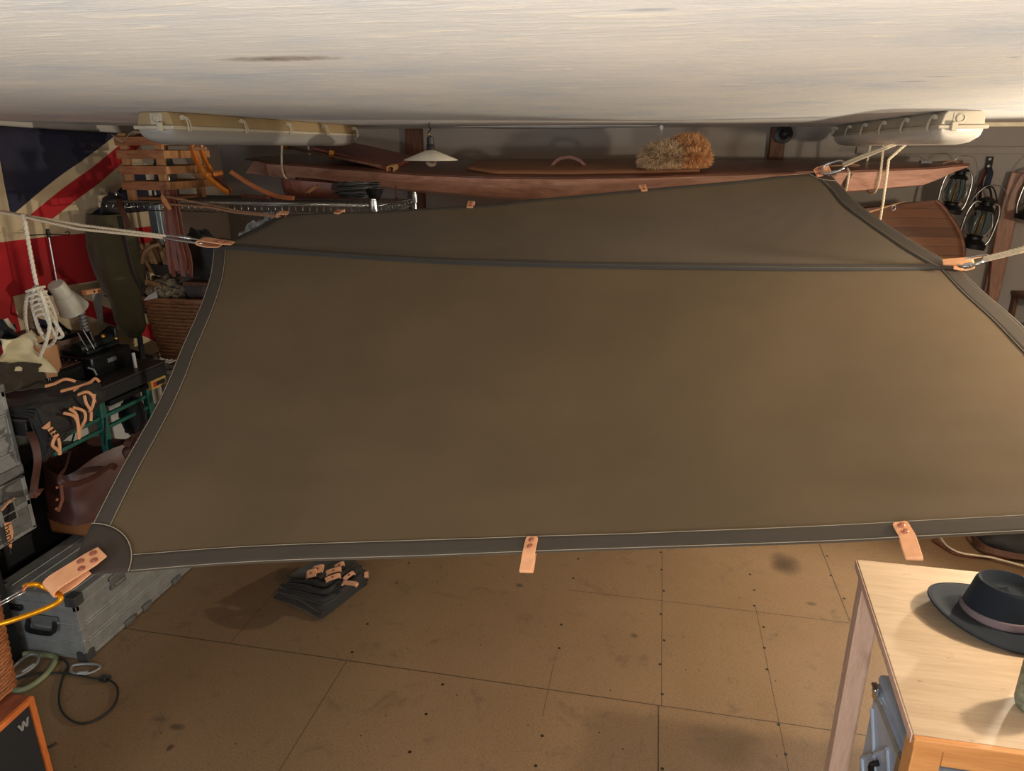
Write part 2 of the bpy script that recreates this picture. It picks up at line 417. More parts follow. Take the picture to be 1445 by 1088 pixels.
back = Edge([pBL, (445, 302, 3.03), (530, 299.5, 3.09), (612, 294, 3.15), (700, 288.5, 3.22), (743, 283, 3.26), (820, 276, 3.33), (915, 267, 3.42), (1040, 256, 3.56), (1100, 249.5, 3.64), pBR])
def coons(r, n, l, rr, sag, wr):
    c00, c10, c01, c11 = r(0), r(1), n(0), n(1)
    def S(u, v):
        p = r(u)*(1-v)+n(u)*v+l(v)*(1-u)+rr(v)*u-(c00*((1-u)*(1-v))+c10*(u*(1-v))+c01*((1-u)*v)+c11*(u*v))
        e = 16*u*(1-u)*v*(1-v); p = p.copy(); p.z -= sag*e+wr(u, v)*min(1, e*4)
        return p
    return S
def wr_f(u, v):
    a = noise.noise(V((u*3.0+v*1.2, v*7, 3)))*.010*v
    a += math.sin((v*26+u*5)+2*noise.noise(V((u*4, v*4, 1))))*.0022*max(0, v-.45)*2
    return a+noise.noise(V((u*9, v*14, 8)))*.003
def wr_b(u, v):
    d = math.hypot((1-u)*2.2, (1-v)*.9); a = math.atan2((1-v)*.9, (1-u)*2.2+1e-6)
    return math.sin(a*34)*.0038*max(0, 1-d*1.1)*min(1, d*6)+noise.noise(V((u*6, v*4, 2)))*.006
SF = coons(ridge, near, left_f, right_f, .035, wr_f)
SB = coons(ridge, back, left_b, right_b, .02, wr_b)
def SN(S, u, v):
    e = 2e-3; u0, u1 = max(0, u-e), min(1, u+e); v0, v1 = max(0, v-e), min(1, v+e)
    n = (S(u1, v)-S(u0, v)).cross(S(u, v1)-S(u, v0)).normalized()
    return n if n.z > 0 else -n
def tarp_mat():
    k = NT('olive_proofed_cotton'); co = k.coord('Object')
    n1 = k.noise(co, 2.2, 5, .6); n2 = k.noise(co, 1100, 2); n3 = k.noise(k.coord('Object', (1, 2.5, 1), (0, 0, .3)), 14, 4)
    c = k.ramp(n1, [(.3, lin((88, 73, 52))), (.7, lin((99, 82, 59)))])
    nb = k.bump(n3, .06, .006, k.bump(n2, .2, .0006))
    k.set(Base_Color=c, Roughness=.72, Normal=nb); k.b.inputs['Sheen Weight'].default_value = .09; k.b.inputs['Specular IOR Level'].default_value = .2
    return k.m
m_tarp = tarp_mat(); m_hem = M_fabric('grey_hem_cloth', (72, 65, 57), .8, 900, .08, .2, .03); m_patch = M_fabric('brown_black_patch', (64, 55, 48), .8, 900, .08, .2, .03)
tarp = thing('tarpaulin', 'large olive brown tarpaulin strung on ropes across the middle of the room', 'tarpaulin', (-.3, 2.3, 1.4))
MB().grid(SF, 110, 80).build('front_panel', m_tarp, tarp, 180, solid=.002)
MB().grid(SB, 110, 40).build('rear_panel', m_tarp, tarp, 180, solid=.002)
HW = .058
def inset(S, axis, side, t, w):
    """surface parameters of the point w metres in from an edge"""
    lo, hi = 0, .5
    def at(d):
        d = d if side == 0 else 1-d
        return (d, t) if axis == 'u' else (t, d)
    p0 = S(*at(0))
    for _ in range(24):
        m = (lo+hi)/2
        if (S(*at(m))-p0).length < w: lo = m
        else: hi = m
    return at(lo)
def hem(S, axis, side, t0=0, t1=1, w=HW, n=60, nm='hem', mat=None, threads=(.004, HW-.003), lift=.0022):
    rows = []
    def fn(a, b):
        t = lerp(t0, t1, b); u, v = inset(S, axis, side, t, w*a) if a > 0 else inset(S, axis, side, t, 1e-4)
        return S(u, v)+SN(S, u, v)*lift
    o = MB().grid(fn, 4, n).build(nm, mat or m_hem, tarp, 180, solid=.0022)
    if threads:
        tb = MB()
        for q in threads:
            pts = []
            for i in range(n+1):
                u, v = inset(S, axis, side, lerp(t0, t1, i/n), q); pts.append(S(u, v)+SN(S, u, v)*(lift+.0016))
            tb.tube(pts, .0009, 5)
        tb.build('stitching', m_thread, o)
    return o
hem(SF, 'v', 1); hem(SF, 'u', 0); hem(SF, 'u', 1); hem(SB, 'v', 1, w=.022, threads=None); hem(SB, 'u', 0, w=.05, threads=None); hem(SB, 'u', 1, w=.07)
hem(SF, 'v', 0, w=.018, nm='ridge_band', threads=None, lift=.004, mat=M_fabric('dark_seam_cloth', (58, 56, 54), .8)); hem(SB, 'v', 0, w=.028, nm='ridge_band', threads=None, lift=.003)
def patch(S, cu, cv, rad):
    Lu = (S(1, cv)-S(0, cv)).length; Lv = (S(cu, 1)-S(cu, 0)).length
    def uv(a, b):
        an = b*PI/2; du = math.cos(an)*a*rad/Lu; dv = math.sin(an)*a*rad/Lv
        return (du if cu == 0 else 1-du, dv if cv == 0 else 1-dv)
    def fn(a, b):
        u, v = uv(a, b); return S(u, v)+SN(S, u, v)*.0048
    o = MB().grid(fn, 10, 14).build('corner_patch', m_patch, tarp, 180, solid=.002)
    MB().tube([fn(.985, i/24)+SN(S, *uv(.985, i/24))*.0018 for i in range(25)], .0014, 5).build('stitching', m_thread, o)
patch(SF, 0, 1, .165); patch(SF, 1, 1, .165); patch(SB, 1, 1, .09)
def rivets(parent, spots, nrm, r=.0085):
    for p in spots:
        MB().lathe([(r, 0), (r, .0015), (r*.8, .003), (r*.55, .0022), (r*.3, .0036), (.0005, .004)], p, 14, zto(nrm)).build('rivet', m_copper, parent)
def corner_tab(base, tip, nrm, w=.052, th=.0045, gap=.018, rv=True):
    """a doubled leather strap riveted to the cloth at base, its loop at tip"""
    base, tip, nrm = V(base), V(tip), V(nrm).normalized(); d = (tip-base).normalized(); nrm = (nrm-d*nrm.dot(d)).normalized(); sd = d.cross(nrm); L = (tip-base).length
    top = [base+nrm*.008, base+d*L*.3+nrm*.0085, base+d*L*.6+nrm*.010, base+d*L*.85+nrm*.011, base+d*L*.96+nrm*.006]
    bot = [base+d*L+nrm*-.002, base+d*L*.96-nrm*gap*.6, base+d*L*.7-nrm*gap, base+d*L*.35-nrm*gap*.5]
    P = smooth_path(top+bot, 5); n = len(P)
    W = [w*(.8+.2*min(1, i/4)) if i < 4 else w for i in range(n)]
    o = MB().strip(P, W, th, sd).build('leather_tab', m_leather, tarp, 50, bevel=.0015); o['label'] = 'pale veg tanned leather corner tab'
    if rv: rivets(o, [base+d*(L*a)+sd*b*w+nrm*.0105 for a, b in ((.13, .2), (.2, -.22), (.36, .2), (.43, -.22))], nrm, w*.17)
    return d, sd, nrm
nNL = SN(SF, .03, .97)
NLb, NLt = at_y(147, 782, 1.475)+nNL*.004, at_y(68, 832, 1.345)
NLd, NLs, NLn = corner_tab(NLb, NLt, nNL, .058)
Lb, Lt = at_y(329, 346, 2.60), at_y(280, 340.5, 2.60); Ld, Ls, Ln = corner_tab(Lb, Lt, (0, -.25, 1), .04, gap=.012)
Rb, Rt = at_y(1330, 373, 2.60), at_y(1374, 372, 2.58); Rd, Rs, Rn = corner_tab(Rb, Rt, (.05, -.35, 1), .042, gap=.012, rv=False)
BLb, BLt = at_y(408, 303, 2.99), at_y(392, 303.5, 2.98); corner_tab(BLb, BLt, (0, -.3, 1), .035, rv=False)
BRb, BRt = at_y(1150, 246, 3.68), at_y(1171, 239, 3.69); BRd, BRs, BRn = corner_tab(BRb, BRt, (.1, -.75, .7), .055, gap=.014)
def side_tab(S, u, v_edge, sgn, lean=0.0, L=.105, inn=.052, w=.034, down=.25):
    e0 = S(u, v_edge); e1 = S(u, v_edge-sgn*.06); out = (e0-e1).normalized(); n = SN(S, u, v_edge-sgn*.03); along = out.cross(n)
    out2 = (out+along*lean).normalized(); fall = (out2*(1-down)+V((0, 0, -1))*down).normalized()
    p0 = e0-out2*inn+n*.006; p1 = e0+n*.0065; p2 = p1+fall*(L-inn)*.7; p3 = p1+fall*(L-inn)
    P = smooth_path([p0, p0.lerp(p1, .5), p1, p2, p3, p3-n*.008-fall*.002, p2-n*.014, e0-n*.006, e0-out2*inn*.5-n*.004], 4)
    W = [w*(.72 if i == 0 else .92 if i == 1 else 1) for i in range(len(P))]
    o = MB().strip(P, W, .004, along).build('leather_tab', m_leather, tarp, 50, bevel=.0012); o['label'] = 'pale leather side tab with two rivets'
    rivets(o, [p0+out2*.014+n*.0025, p0+out2*.036+n*.0025], n, .0078)
def u_at_px(S, px, v):
    lo, hi = 0, 1
    def pxof(p):
        q = p-V((0, 0, EYE)); xc = q.x*_ca+q.y*_sa; yc = -q.x*_sa+q.y*_ca; return 722.5+F*xc/(yc*_cp-q.z*_sp)
    for _ in range(30):
        m = (lo+hi)/2
        if pxof(S(m, v)) < px: lo = m
        else: hi = m
    return lo
side_tab(SF, u_at_px(SF, 747, 1), 1, 1, 0.0); side_tab(SF, u_at_px(SF, 1281, 1), 1, 1, -.3)
for pxx in (478, 664, 908):
    u = u_at_px(SB, pxx, 1); side_tab(SB, u, 1, 1, 0, .05, .022, .03, .0)
# ================================================================== ropes and fittings of the tarpaulin
def d_shackle(name, label, p0, p1, nrm, w, r, mat, cat='shackle', group=None):
    """a long steel ring from p0 to p1, threaded through the leather loop at p0"""
    p0, p1, nrm = V(p0), V(p1), V(nrm).normalized(); d = (p1-p0); L = d.length; d.normalize(); nrm = (nrm-d*nrm.dot(d)).normalized(); s = d.cross(nrm)
    t = thing(name, label, cat, tuple((p0+p1)/2), group)
    MB().tube(oval((p0+p1)/2, d*L/2, s*w/2, 36), r, 10, True).build('ring_body', mat, t, 180)
    c = (p0+p1)/2+s*w/2
    g = MB().tube([c-d*L*.16, c+d*L*.16], r*1.75, 12)
    for k in range(5): g.tube([c+d*L*(-.13+.05*k), c+d*L*(-.115+.05*k)], r*2.0, 12)
    g.build('screw_collar', mat, t, 30)
    return t
def guy(name, label, lines, r, mat, cat='rope', group=None, laid=True):
    mb = MB()
    for pts in lines:
        if laid: rope_mb(mb, pts, r)
        else: mb.tube(pts, r, 7)
    o = mb.build(name, mat, None, 180); return tag(o, label, cat, group)
# left end of the ridge
a0, a1 = at_y(287, 342, 2.60), at_y(231, 334, 2.60)
d_shackle('quick_link', 'long narrow steel link between the left ridge tab and the double cream rope', a0, a1, (0, -.6, 1), .022, .0045, m_steel)
p_end = at_y(-40, 293, 2.55)
guy('guy_rope', 'double cream rope running from left wall to the steel link on the left ridge tab',
    [[a1+V((.004, 0, .004)), at_y(120, 318.5, 2.58), at_y(-40, 291, 2.55), V((LEFT+.002, 2.53, 1.89))],
     [a1+V((.004, 0, -.004)), at_y(110, 323, 2.56), at_y(20, 303, 2.54), at_y(-40, 293.5, 2.53), V((LEFT+.002, 2.52, 1.885))]], .0062, m_rope)
# right end of the ridge
b0, b1 = at_y(1357, 371, 2.58), at_y(1391, 366, 2.52)
d_shackle('carabiner', 'bright steel oval ring through the tab at the right end of the ridge', b0, b1, (.1, -.6, .8), .062, .0052, m_steel)
guy('guy_rope', 'doubled pale rope leaving the picture at the right edge from the ridge ring',
    [[b1+V((-.006, 0, .004)), at_y(1440, 351.5, 2.42), at_y(1520, 322, 2.30), V((1.9, 2.15, 1.93))],
     [b1+V((-.006, 0, -.004)), at_y(1440, 355, 2.42), at_y(1520, 325, 2.30), V((1.9, 2.14, 1.925))]], .0062, m_rope)
hk = MB().tube(smooth_path([(1.9, 2.15, 1.925), (1.91, 2.15, 1.915), (1.925, 2.15, 1.93), (1.925, 2.15, 2.1), (1.925, 2.15, CEIL)], 5), .004, 8)
tag(hk.build('ceiling_hook', m_iron), 'thin iron hook under the ceiling holding the right ridge rope', 'hook')
# back right corner
c0, c1 = at_y(1160, 241, 3.66), at_y(1191, 232, 3.62)
d_shackle('carabiner', 'bright steel ring at the back right corner of the tarpaulin below the ceiling lamp', c0, c1, (.1, -.7, .6), .06, .0055, m_steel)
guy('guy_rope', 'double yellowish rope rising from the back corner ring to the right ceiling lamp',
    [[c1+V((-.005, 0, .003)), at_y(1215, 220, 3.52), at_y(1250, 207, 3.4), V((1.15, 3.28, CEIL))],
     [c1+V((-.002, 0, -.008)), at_y(1216, 223, 3.52), at_y(1251, 209, 3.4), V((1.155, 3.27, CEIL))]], .006, m_rope)
# back left corner
e0 = at_y(393, 304, 2.97)
guy('guy_rope', 'thin brown double cord from the back left corner to the wooden toggle',
    [[e0, at_y(340, 298.5, 3.02), at_y(235, 277, 3.12)], [e0+V((0, 0, -.006)), at_y(330, 299.5, 3.02), at_y(296, 292.5, 3.04), at_y(238, 288, 3.12), at_y(226, 289, 3.13)]], .0055, m_cord_d)
tq = MB().tube([at_y(229, 276, 3.115), at_y(232, 283, 3.115), at_y(240, 296, 3.115)], [.009, .014, .010], 12)
tag(tq.build('toggle', m_wood_l if 'm_wood_l' in globals() else M_wood('toggle_wood', (150, 100, 60), (190, 136, 88), .6, 12, (1, 1, 4)), None, 40), 'short wooden toggle that ties the brown double cord', 'toggle')
# crumpled clear film behind the back left edge
fb = at_y(368, 318, 3.02)
def film(u, v):
    q = at_y(lerp(386, 346, v)+6*(u-.5)*(1-v), lerp(303, 331, v)+lerp(-2, 3, u), 3.02)
    return q+V((.055*(u-.5)*(.4+v), .02*noise.noise(V((u*6, v*6, 1))), .035*noise.noise(V((u*5, v*7, 4)))-.004))
k = NT('clear_film'); k.set(Base_Color=lin((190, 190, 186)), Roughness=.18, Normal=k.bump(k.noise(k.coord(), 50, 4), .8, .01)); k.b.inputs['Transmission Weight'].default_value = .5
tag(MB().grid(film, 12, 16).build('plastic_film', k.m, None, 30, solid=.001), 'crumpled clear plastic film behind the back left corner of the tarpaulin', 'film')
# front left corner: yellow carabiner
m_gold = M_plain('gold_anodised', (224, 150, 20), .3, .75, .08, 30, .05)
g = thing('carabiner', 'big gold anodised carabiner through the leather tab at the front left corner', 'carabiner', tuple(at_y(45, 850, 1.33)))
gb = smooth_path([at_y(34, 829, 1.335), at_y(38, 826, 1.34), at_y(50, 824.5, 1.35), at_y(62, 828, 1.36), at_y(78, 836, 1.355), at_y(86, 842, 1.345), at_y(82, 850, 1.335), at_y(60, 860.5, 1.315), at_y(25, 873, 1.285), at_y(-8, 882, 1.26), at_y(-45, 884, 1.235), at_y(-62, 874, 1.235), at_y(-50, 862, 1.25), at_y(-30, 853, 1.27)], 7)
MB().tube(gb, .0072, 12).build('hook_body', m_gold, g, 180)
wg = MB().tube([at_y(34, 831, 1.33), at_y(0, 850.5, 1.29), at_y(-30, 857, 1.265)], .0022, 8); wg.tube([at_y(36, 834.5, 1.33), at_y(0, 854.5, 1.285), at_y(-30, 860, 1.263)], .0022, 8)
wg.build('wire_gate', m_steel, g, 180)
pp = at_y(35, 830, 1.33)
MB().tube([pp-V((0, .008, .003)), pp+V((0, .008, .003))], .0045, 12).build('gate_pin', m_copper, g, 40)
guy('guy_rope', 'cream rope tied to the gold carabiner just outside the left edge', [[at_y(-52, 882, 1.24), V((-1.9, 1.1, .75)), V((-2.3, .85, .35)), V((-2.45, .75, .03))]], .007, m_rope)
st = MB().lathe([(.16, 0), (.17, .03), (.15, .06), (.05, .08), (.012, .085)], (-2.45, .75, 0), 20)
st.tube(oval((-2.45, .75, .1), V((.02, 0, 0)), V((0, 0, .025)), 20), .006, 8, True)
tag(st.build('anchor_weight', m_iron, None, 40), 'round iron weight with an eye on the floor holding the front left rope', 'weight')

# front right corner (beyond the right edge of the picture)
cR = SF(1, 1); nNR = SN(SF, .97, .97); oR = (cR-SF(.9, .9)).normalized()
corner_tab(cR-oR*.07+nNR*.004, cR+oR*.09, nNR, .058)
rR = cR+oR*.10
d_shackle('carabiner', 'steel ring in the tab at the front right corner beyond the table', cR+oR*.075, cR+oR*.14, (0, -.5, .9), .05, .0052, m_steel)
guy('guy_rope', 'cream rope from the front right corner ring up to the right wall', [[cR+oR*.135, V((RIGHT-.002, rR.y-.25, rR.z+.35))]], .0062, m_rope)

# ================================================================== ceiling lamps
m_fix = M_plain('aged_cream_plastic', (156, 134, 98), .5, 0, .08, 10, .05)
m_fix2 = M_plain('aged_grey_plastic', (182, 172, 152), .5, 0, .08, 10, .05)
kd = NT('frosted_acrylic'); kd.set(Base_Color=lin((176, 172, 166)), Roughness=.35, Normal=kd.bump(kd.noise(kd.coord('Object', (1, .05, 1)), 200, 2), .1, .001)); kd.b.inputs['Transmission Weight'].default_value = .35; kd.b.inputs['IOR'].default_value = 1.3
m_diff = kd.m; m_diff_b = M_plain('lit_acrylic', (208, 202, 190), .3, 0, .04, 20, .03)  # right diffuser: same acrylic in a lighter colour, standing for stronger light
def section(w, h0, h1, rr, n=5):
    """rounded tray profile in (x, z), open list, from left top down around to right top"""
    P = [(-w/2, h1)]
    for i in range(n+1):
        a = PI+PI/2*i/n; P.append((-w/2+rr*.25+rr*(1+math.cos(a)), h0+rr*.75*(1+math.sin(a))))
    Q = [(-x, z) for x, z in reversed(P)]
    return P+Q
def tray(mb, y0, y1, prof, endr):
    """loft a closed profile along y with rounded ends"""
    N = 14; rows = []
    zt = max(z for x, z in prof)
    for i in range(N+1):
        t = i/N; y = lerp(y0, y1, t)
        e = min(y-y0, y1-y); s = 1.0
        if e < endr: q = 1-e/endr; s = math.sqrt(max(0.0, 1-q*q))*.45+.55
        rows.append([(x*(.82+.18*s), y, zt-(zt-z)*s) for x, z in prof])
    ys = [y0, y0+endr*.08, y0+endr*.25, y0+endr*.5, y0+endr, y1-endr, y1-endr*.5, y1-endr*.25, y1-endr*.08, y1]; rows = []
    for y in ys:
        e = min(y-y0, y1-y); q = 1-min(1, e/endr); s = math.sqrt(max(0.0, 1-q*q))
        rows.append([(x*(.86+.14*s), y, zt-(zt-z)*(.35+.65*s)) for x, z in prof])
    m = len(prof); vs = [p for r in rows for p in r]; fs = []
    for i in range(len(rows)-1):
        for k in range(m): fs.append((i*m+k, i*m+(k+1) % m, (i+1)*m+(k+1) % m, (i+1)*m+k))
    fs += [tuple(range(m-1, -1, -1)), tuple((len(rows)-1)*m+k for k in range(m))]
    mb.add(vs, fs); return mb
def ceiling_lamp(label, x, y0, y1, side, mat, nclip):
    dmat = m_diff if x < 0 else m_diff_b
    t = thing('ceiling_lamp', label, 'ceiling lamp', (0, 0, 0), 'long sealed strip lamps under the ceiling')
    L = y1-y0; W = .15
    hb = MB(); ys = [0, .012, L-.012, L]; fs = []; vs = []
    prof = lambda s: [(-W*.36*s, CEIL-.0005), (-W*.42*s, CEIL-.012), (-W*.47*s, CEIL-.046), (W*.47*s, CEIL-.046), (W*.42*s, CEIL-.012), (W*.36*s, CEIL-.0005)]
    for yy, s in zip(ys, (.97, 1, 1, .97)): vs += [(px_, y0+yy, pz_) for px_, pz_ in prof(s)]
    for i in range(3):
        for k_ in range(6): fs.append((i*6+k_, i*6+(k_+1) % 6, (i+1)*6+(k_+1) % 6, (i+1)*6+k_))
    fs += [(5, 4, 3, 2, 1, 0), tuple(18+q for q in range(6))]
    hb.add(vs, fs)
    h = hb.build('housing', mat, t, 30, bevel=.003)
    MB().bb((-W*.52, y0-.012, CEIL-.058), (W*.52, y1+.012, CEIL-.045)).build('rim', m_fix2, t, 30, bevel=.004)
    dz = CEIL-.058
    tray(MB(), y0-.002, y1+.002, [(-W*.49, dz), (-W*.485, dz-.012), (-W*.44, dz-.033), (-W*.33, dz-.046), (-W*.15, dz-.051), (W*.15, dz-.051), (W*.33, dz-.046), (W*.44, dz-.033), (W*.485, dz-.012), (W*.49, dz)], .10).build('diffuser', dmat, t, 60)
    # cable gland on the near end
    e = MB().lathe([(.015, 0), (.015, .006), (.011, .007), (.011, .003), (.002, .003)], (.01*side, y0, CEIL-.024), 16, Rx(PI/2))
    e.box((.01*side, y0+.001, CEIL-.024), (.046, .006, .036)); e.build('end_gland', m_fix2, h, 30)
    for sd in (-1, 1):
        for i in range(nclip):
            y = lerp(y0+.06, y1-.06, i/(nclip-1)); xx = sd*W*.5
            c = MB().tube(smooth_path([(xx-sd*.010, y-.012, CEIL-.016), (xx+sd*.004, y-.008, CEIL-.012), (xx+sd*.010, y, CEIL-.030), (xx+sd*.012, y+.004, CEIL-.056), (xx+sd*.006, y+.006, CEIL-.064)], 4), .0024, 6)
            c.tube(smooth_path([(xx-sd*.008, y+.012, CEIL-.018), (xx+sd*.006, y+.016, CEIL-.022), (xx+sd*.011, y+.02, CEIL-.05), (xx+sd*.006, y+.02, CEIL-.062)], 4), .0024, 6)
            c.box((xx-sd*.002, y+.002, CEIL-.02), (.014, .03, .012))
            c.build('clip', m_fix2, t, 50)
    c = MB().box((.03*side, y0-.014, CEIL-.05), (.02, .012, .03)); c.build('clip', m_fix2, t, 30, bevel=.003)
    tb = MB()
    for q in (-.03, .03): tb.tube([(q, y0+.06, dz-.018), (q, y1-.06, dz-.018)], .008, 10)
    tb.build('tube', m_white_pl, t, 60)
    t.location = (x, 0, 0); return t
ceiling_lamp('long sealed strip lamp with cream housing on the ceiling at the left', -1.735, 2.33, 3.94, 1, m_fix, 5)
ceiling_lamp('long sealed strip lamp with clipped diffuser on the ceiling at the right', .985, 2.80, 4.42, -1, m_fix2, 6)
# pendant lamp
pd = at_y(608, 224, 3.55); pz = lambda y: at_y(608, y, 3.55).z
t = thing('pendant_lamp', 'small hanging lamp with flat white enamel cone shade over the long boat', 'lamp', (pd.x, pd.y, CEIL))
tilt = Ry(math.radians(3))
MB().lathe([(.02, pz(212)), (.024, pz(212)-.001), (.132, pz(225)), (.134, pz(226)), (.131, pz(226.5)), (.02, pz(213.5))], (pd.x, pd.y, 0), 48).build('lamp_shade', M_plain('white_enamel', (222, 214, 196), .35, 0, .06, 12, .03), t, 60)
MB().lathe([(.008, pz(192)), (.0165, pz(193.5)), (.0165, pz(203)), (.0195, pz(204)), (.021, pz(213))], (pd.x, pd.y, 0), 20).build('socket', m_black, t, 40)
hb = MB().tube(smooth_path([(pd.x, pd.y, pz(193)), (pd.x-.008, pd.y, pz(187)), (pd.x+.004, pd.y, pz(183)), (pd.x-.003, pd.y, pz(178)), (pd.x-.002, pd.y, CEIL)], 5), .003, 8)
hb.build('hook', m_iron, t, 180)
MB().blob((pd.x-.006, pd.y-.004, pz(189.5)), (.006, .006, .006), 0, nu=10, nv=8).build('ferrule', m_brass, t, 180)
kg = NT('clear_bulb_glass'); kg.set(Base_Color=(1, 1, 1, 1), Roughness=.03); kg.b.inputs['Transmission Weight'].default_value = 1; kg.b.inputs['IOR'].default_value = 1.3
zb = pz(226)
bl = MB().lathe([(.012, zb+.02), (.018, zb+.008), (.026, zb-.004), (.0265, zb-.014), (.02, zb-.026), (.009, zb-.031), (.001, zb-.032)], (pd.x+.002, pd.y, 0), 24).build('bulb', kg.m, t, 80)
MB().tube(smooth_path([(pd.x-.008, pd.y, zb+.012), (pd.x-.010, pd.y, zb-.012), (pd.x, pd.y, zb-.002), (pd.x+.012, pd.y, zb-.014), (pd.x+.010, pd.y, zb+.012)], 5), .0008, 5).build('filament', m_copper, bl, 180)
# peeling strip of paint along the ceiling and its hanging curl
def peel(u, v):
    p = at_y(lerp(640, 928, u), 177.5, 4.3); p.z = CEIL-.001-.014*math.sin(PI*u)**.6*v-.004*v*noise.noise(V((u*12, v, 0))); p.y -= .10*(1-v)*math.sin(PI*min(1, u*1.02))**.5; return p
tag(MB().grid(peel, 40, 4).build('paint_flake', m_ceil, None, 60, solid=.0015), 'long strip of white paint peeling from the ceiling above the strap handle', 'paint flake')
q = at_y(931, 178, 4.28)
cu = MB().tube(smooth_path([(q.x, q.y, CEIL), (q.x+.01, q.y, q.z+.01), at_y(934, 184, 4.28), at_y(933, 189, 4.28), at_y(928.5, 191, 4.28)], 5), .0022, 6)
cu.blob((q.x+.008, q.y, CEIL-.012), (.012, .01, .014), .5, 3, 2, 10, 8)
tag(cu.build('cobweb', m_ceil, None, 180), 'dusty pale cobweb curl dangling from the ceiling above the fur hat', 'cobweb')

# ================================================================== the long boat on its slings
YK = 4.1; HB = .27
k_hull = M_wood('pink_ply', (160, 116, 98), (196, 152, 132), .38, 3, (1, 1, 5), .06, 2.0, .25)
k_deck = M_wood('dark_ply_deck', (82, 50, 38), (112, 70, 52), .4, 3, (1, 8, 8), .05, 1.5, .2)
kx0, kx1 = at_y(350, 226, YK).x, at_y(1363, 232, YK).x
def gun(s):   # half beam along the boat, s 0..1 from left end
    if s < .04: return .055+.7*s
    return max(.0, HB*math.sin(PI*(.11+.86*s))**.8)
def gz(px_, py_, s, side=-1): return at_y(px_, py_, YK+side*gun(s)).z
def sp(tab, s):
    for (a, b), (c, d) in zip(tab, tab[1:]):
        if a <= s <= c:
            q = (s-a)/(c-a); q = q*q*(3-2*q)*.4+q*.6; return lerp(b, d, q)
    return tab[-1][1]
tabG = []; tabC = []
for px_, pg, pc in ((345, 226, 245), (400, 231, 251), (500, 239.5, 262), (600, 247, 272), (700, 251, 279.5), (800, 252, 285), (900, 250.5, 287), (1000, 247.5, 286), (1100, 244.5, 282), (1200, 242.5, 271.5), (1300, 238, 262), (1362, 232.5, 236)):
    x = at_y(px_, pg, YK-.2).x if 400 < px_ < 1300 else at_y(px_, pg, YK).x
    s = max(0, min(1, (x-kx0)/(kx1-kx0))); tabG.append((s, gz(px_, pg, s))); tabC.append((s, gz(px_, pc, s)))
tabG[0] = (0, tabG[0][1]); tabC[0] = (0, tabC[0][1]); tabG[-1] = (1, tabG[-1][1]); tabC[-1] = (1, tabC[-1][1])
NB = 60; TILT = .13
def hullrow(s):
    x = lerp(kx0, kx1, s); g = gun(s); zg = sp(tabG, s); zc = sp(tabC, s)
    kb = .055*math.sin(PI*min(1, s*1.0))**.7
    if s > .86: x_k = x-.0
    rake = (.03 if s < .02 else 0)
    cg = g*.80
    tl = lambda P: [(a, b, c+TILT*(b-(YK-g))) for a, b, c in P]
    return tl([(x-rake*.0, YK-g, zg), (x, YK-g*.93, lerp(zg, zc, .5)), (x-.0, YK-cg, zc), (x, YK-cg*.5, zc-kb*.7), (x, YK, zc-kb), (x, YK+cg*.5, zc-kb*.7), (x, YK+cg, zc), (x, YK+g*.93, lerp(zg, zc, .5)), (x, YK+g, zg)])
t = thing('kayak', 'long flat sided plywood kayak hanging in rope slings below the ceiling', 'kayak', ((kx0+kx1)/2, YK, 1.83))
hb = MB(); rows = [hullrow(i/NB) for i in range(NB+1)]
# raked ends
for i in range(3):
    for j in range(9):
        x, y, z = rows[i][j]; zr = (z-rows[i][2][2])/(rows[i][0][2]-rows[i][2][2]); rows[i][j] = (x+.075*max(0, min(1, zr))*(1-i/3), y, z)
vs = [p for r in rows for p in r]; fs = []
for i in range(NB):
    for k_ in range(8): fs.append((i*9+k_, i*9+k_+1, (i+1)*9+k_+1, (i+1)*9+k_))
fs.append(tuple(range(8, -1, -1)))
hull = hb.add(vs, fs).build('hull', k_hull, t, 12)
def dk(u, v):
    s = lerp(.004, .995, u); g = gun(s); a = lerp(-1, 1, v); return V((lerp(kx0, kx1, s), YK+a*g*.995, sp(tabG, s)+.004+.012*math.sin(PI*s)*(1-a*a)+TILT*(a+1)*g))
MB().grid(dk, 80, 10).build('deck', k_deck, t, 60, solid=.006)
ed = MB(); ed.tube([V(rows[i][0])+V((0, -.002, .002)) for i in range(NB+1)], .006, 6); ed.tube([V(rows[i][8])+V((0, .002, .002)) for i in range(NB+1)], .006, 6)
ed.build('gunwale', k_deck, t, 60)
m_hatch = M_wood('hatch_board', (128, 84, 56), (150, 102, 70), .5, 3, (1, 8, 8), .05)
hs0, hs1 = (at_y(668, 246, YK).x-kx0)/(kx1-kx0), (at_y(985, 243, YK).x-kx0)/(kx1-kx0)
def hatch(u, v):
    s = lerp(hs0, hs1, u); w = 1-.55*max(0, 1-u*6)*1; a = lerp(-.86, .86, v)*(1-.35*max(0, 1-u*7))
    p = dk((s-.004)/.991, (a+1)/2); p.z += .012; return p
ht = MB().grid(hatch, 40, 8).build('hatch_cover', m_hatch, t, 40, solid=.012)
m_leather_br = M_plain('mid_brown_leather', (116, 70, 50), .5, 0, .2, 14, .1)
ha, hb_ = at_y(776, 238.5, 4.06), at_y(829, 239, 4.06)
mid = at_y(803, 222, 4.06)
MB().strip(smooth_path([ha+V((-.03, 0, .004)), ha+V((0, 0, .004)), lerp(ha, mid, .55)+V((-.012, 0, .016)), mid+V((-.01, 0, 0)), mid+V((.015, 0, 0)), lerp(hb_, mid, .5)+V((.014, 0, .012)), hb_+V((.0, 0, .004)), hb_+V((.02, 0, .002))], 5), .036, .016, (0, 1, 0)).build('strap_handle', m_leather_br, t, 60)
cl = at_y(1304, 229.5, YK)
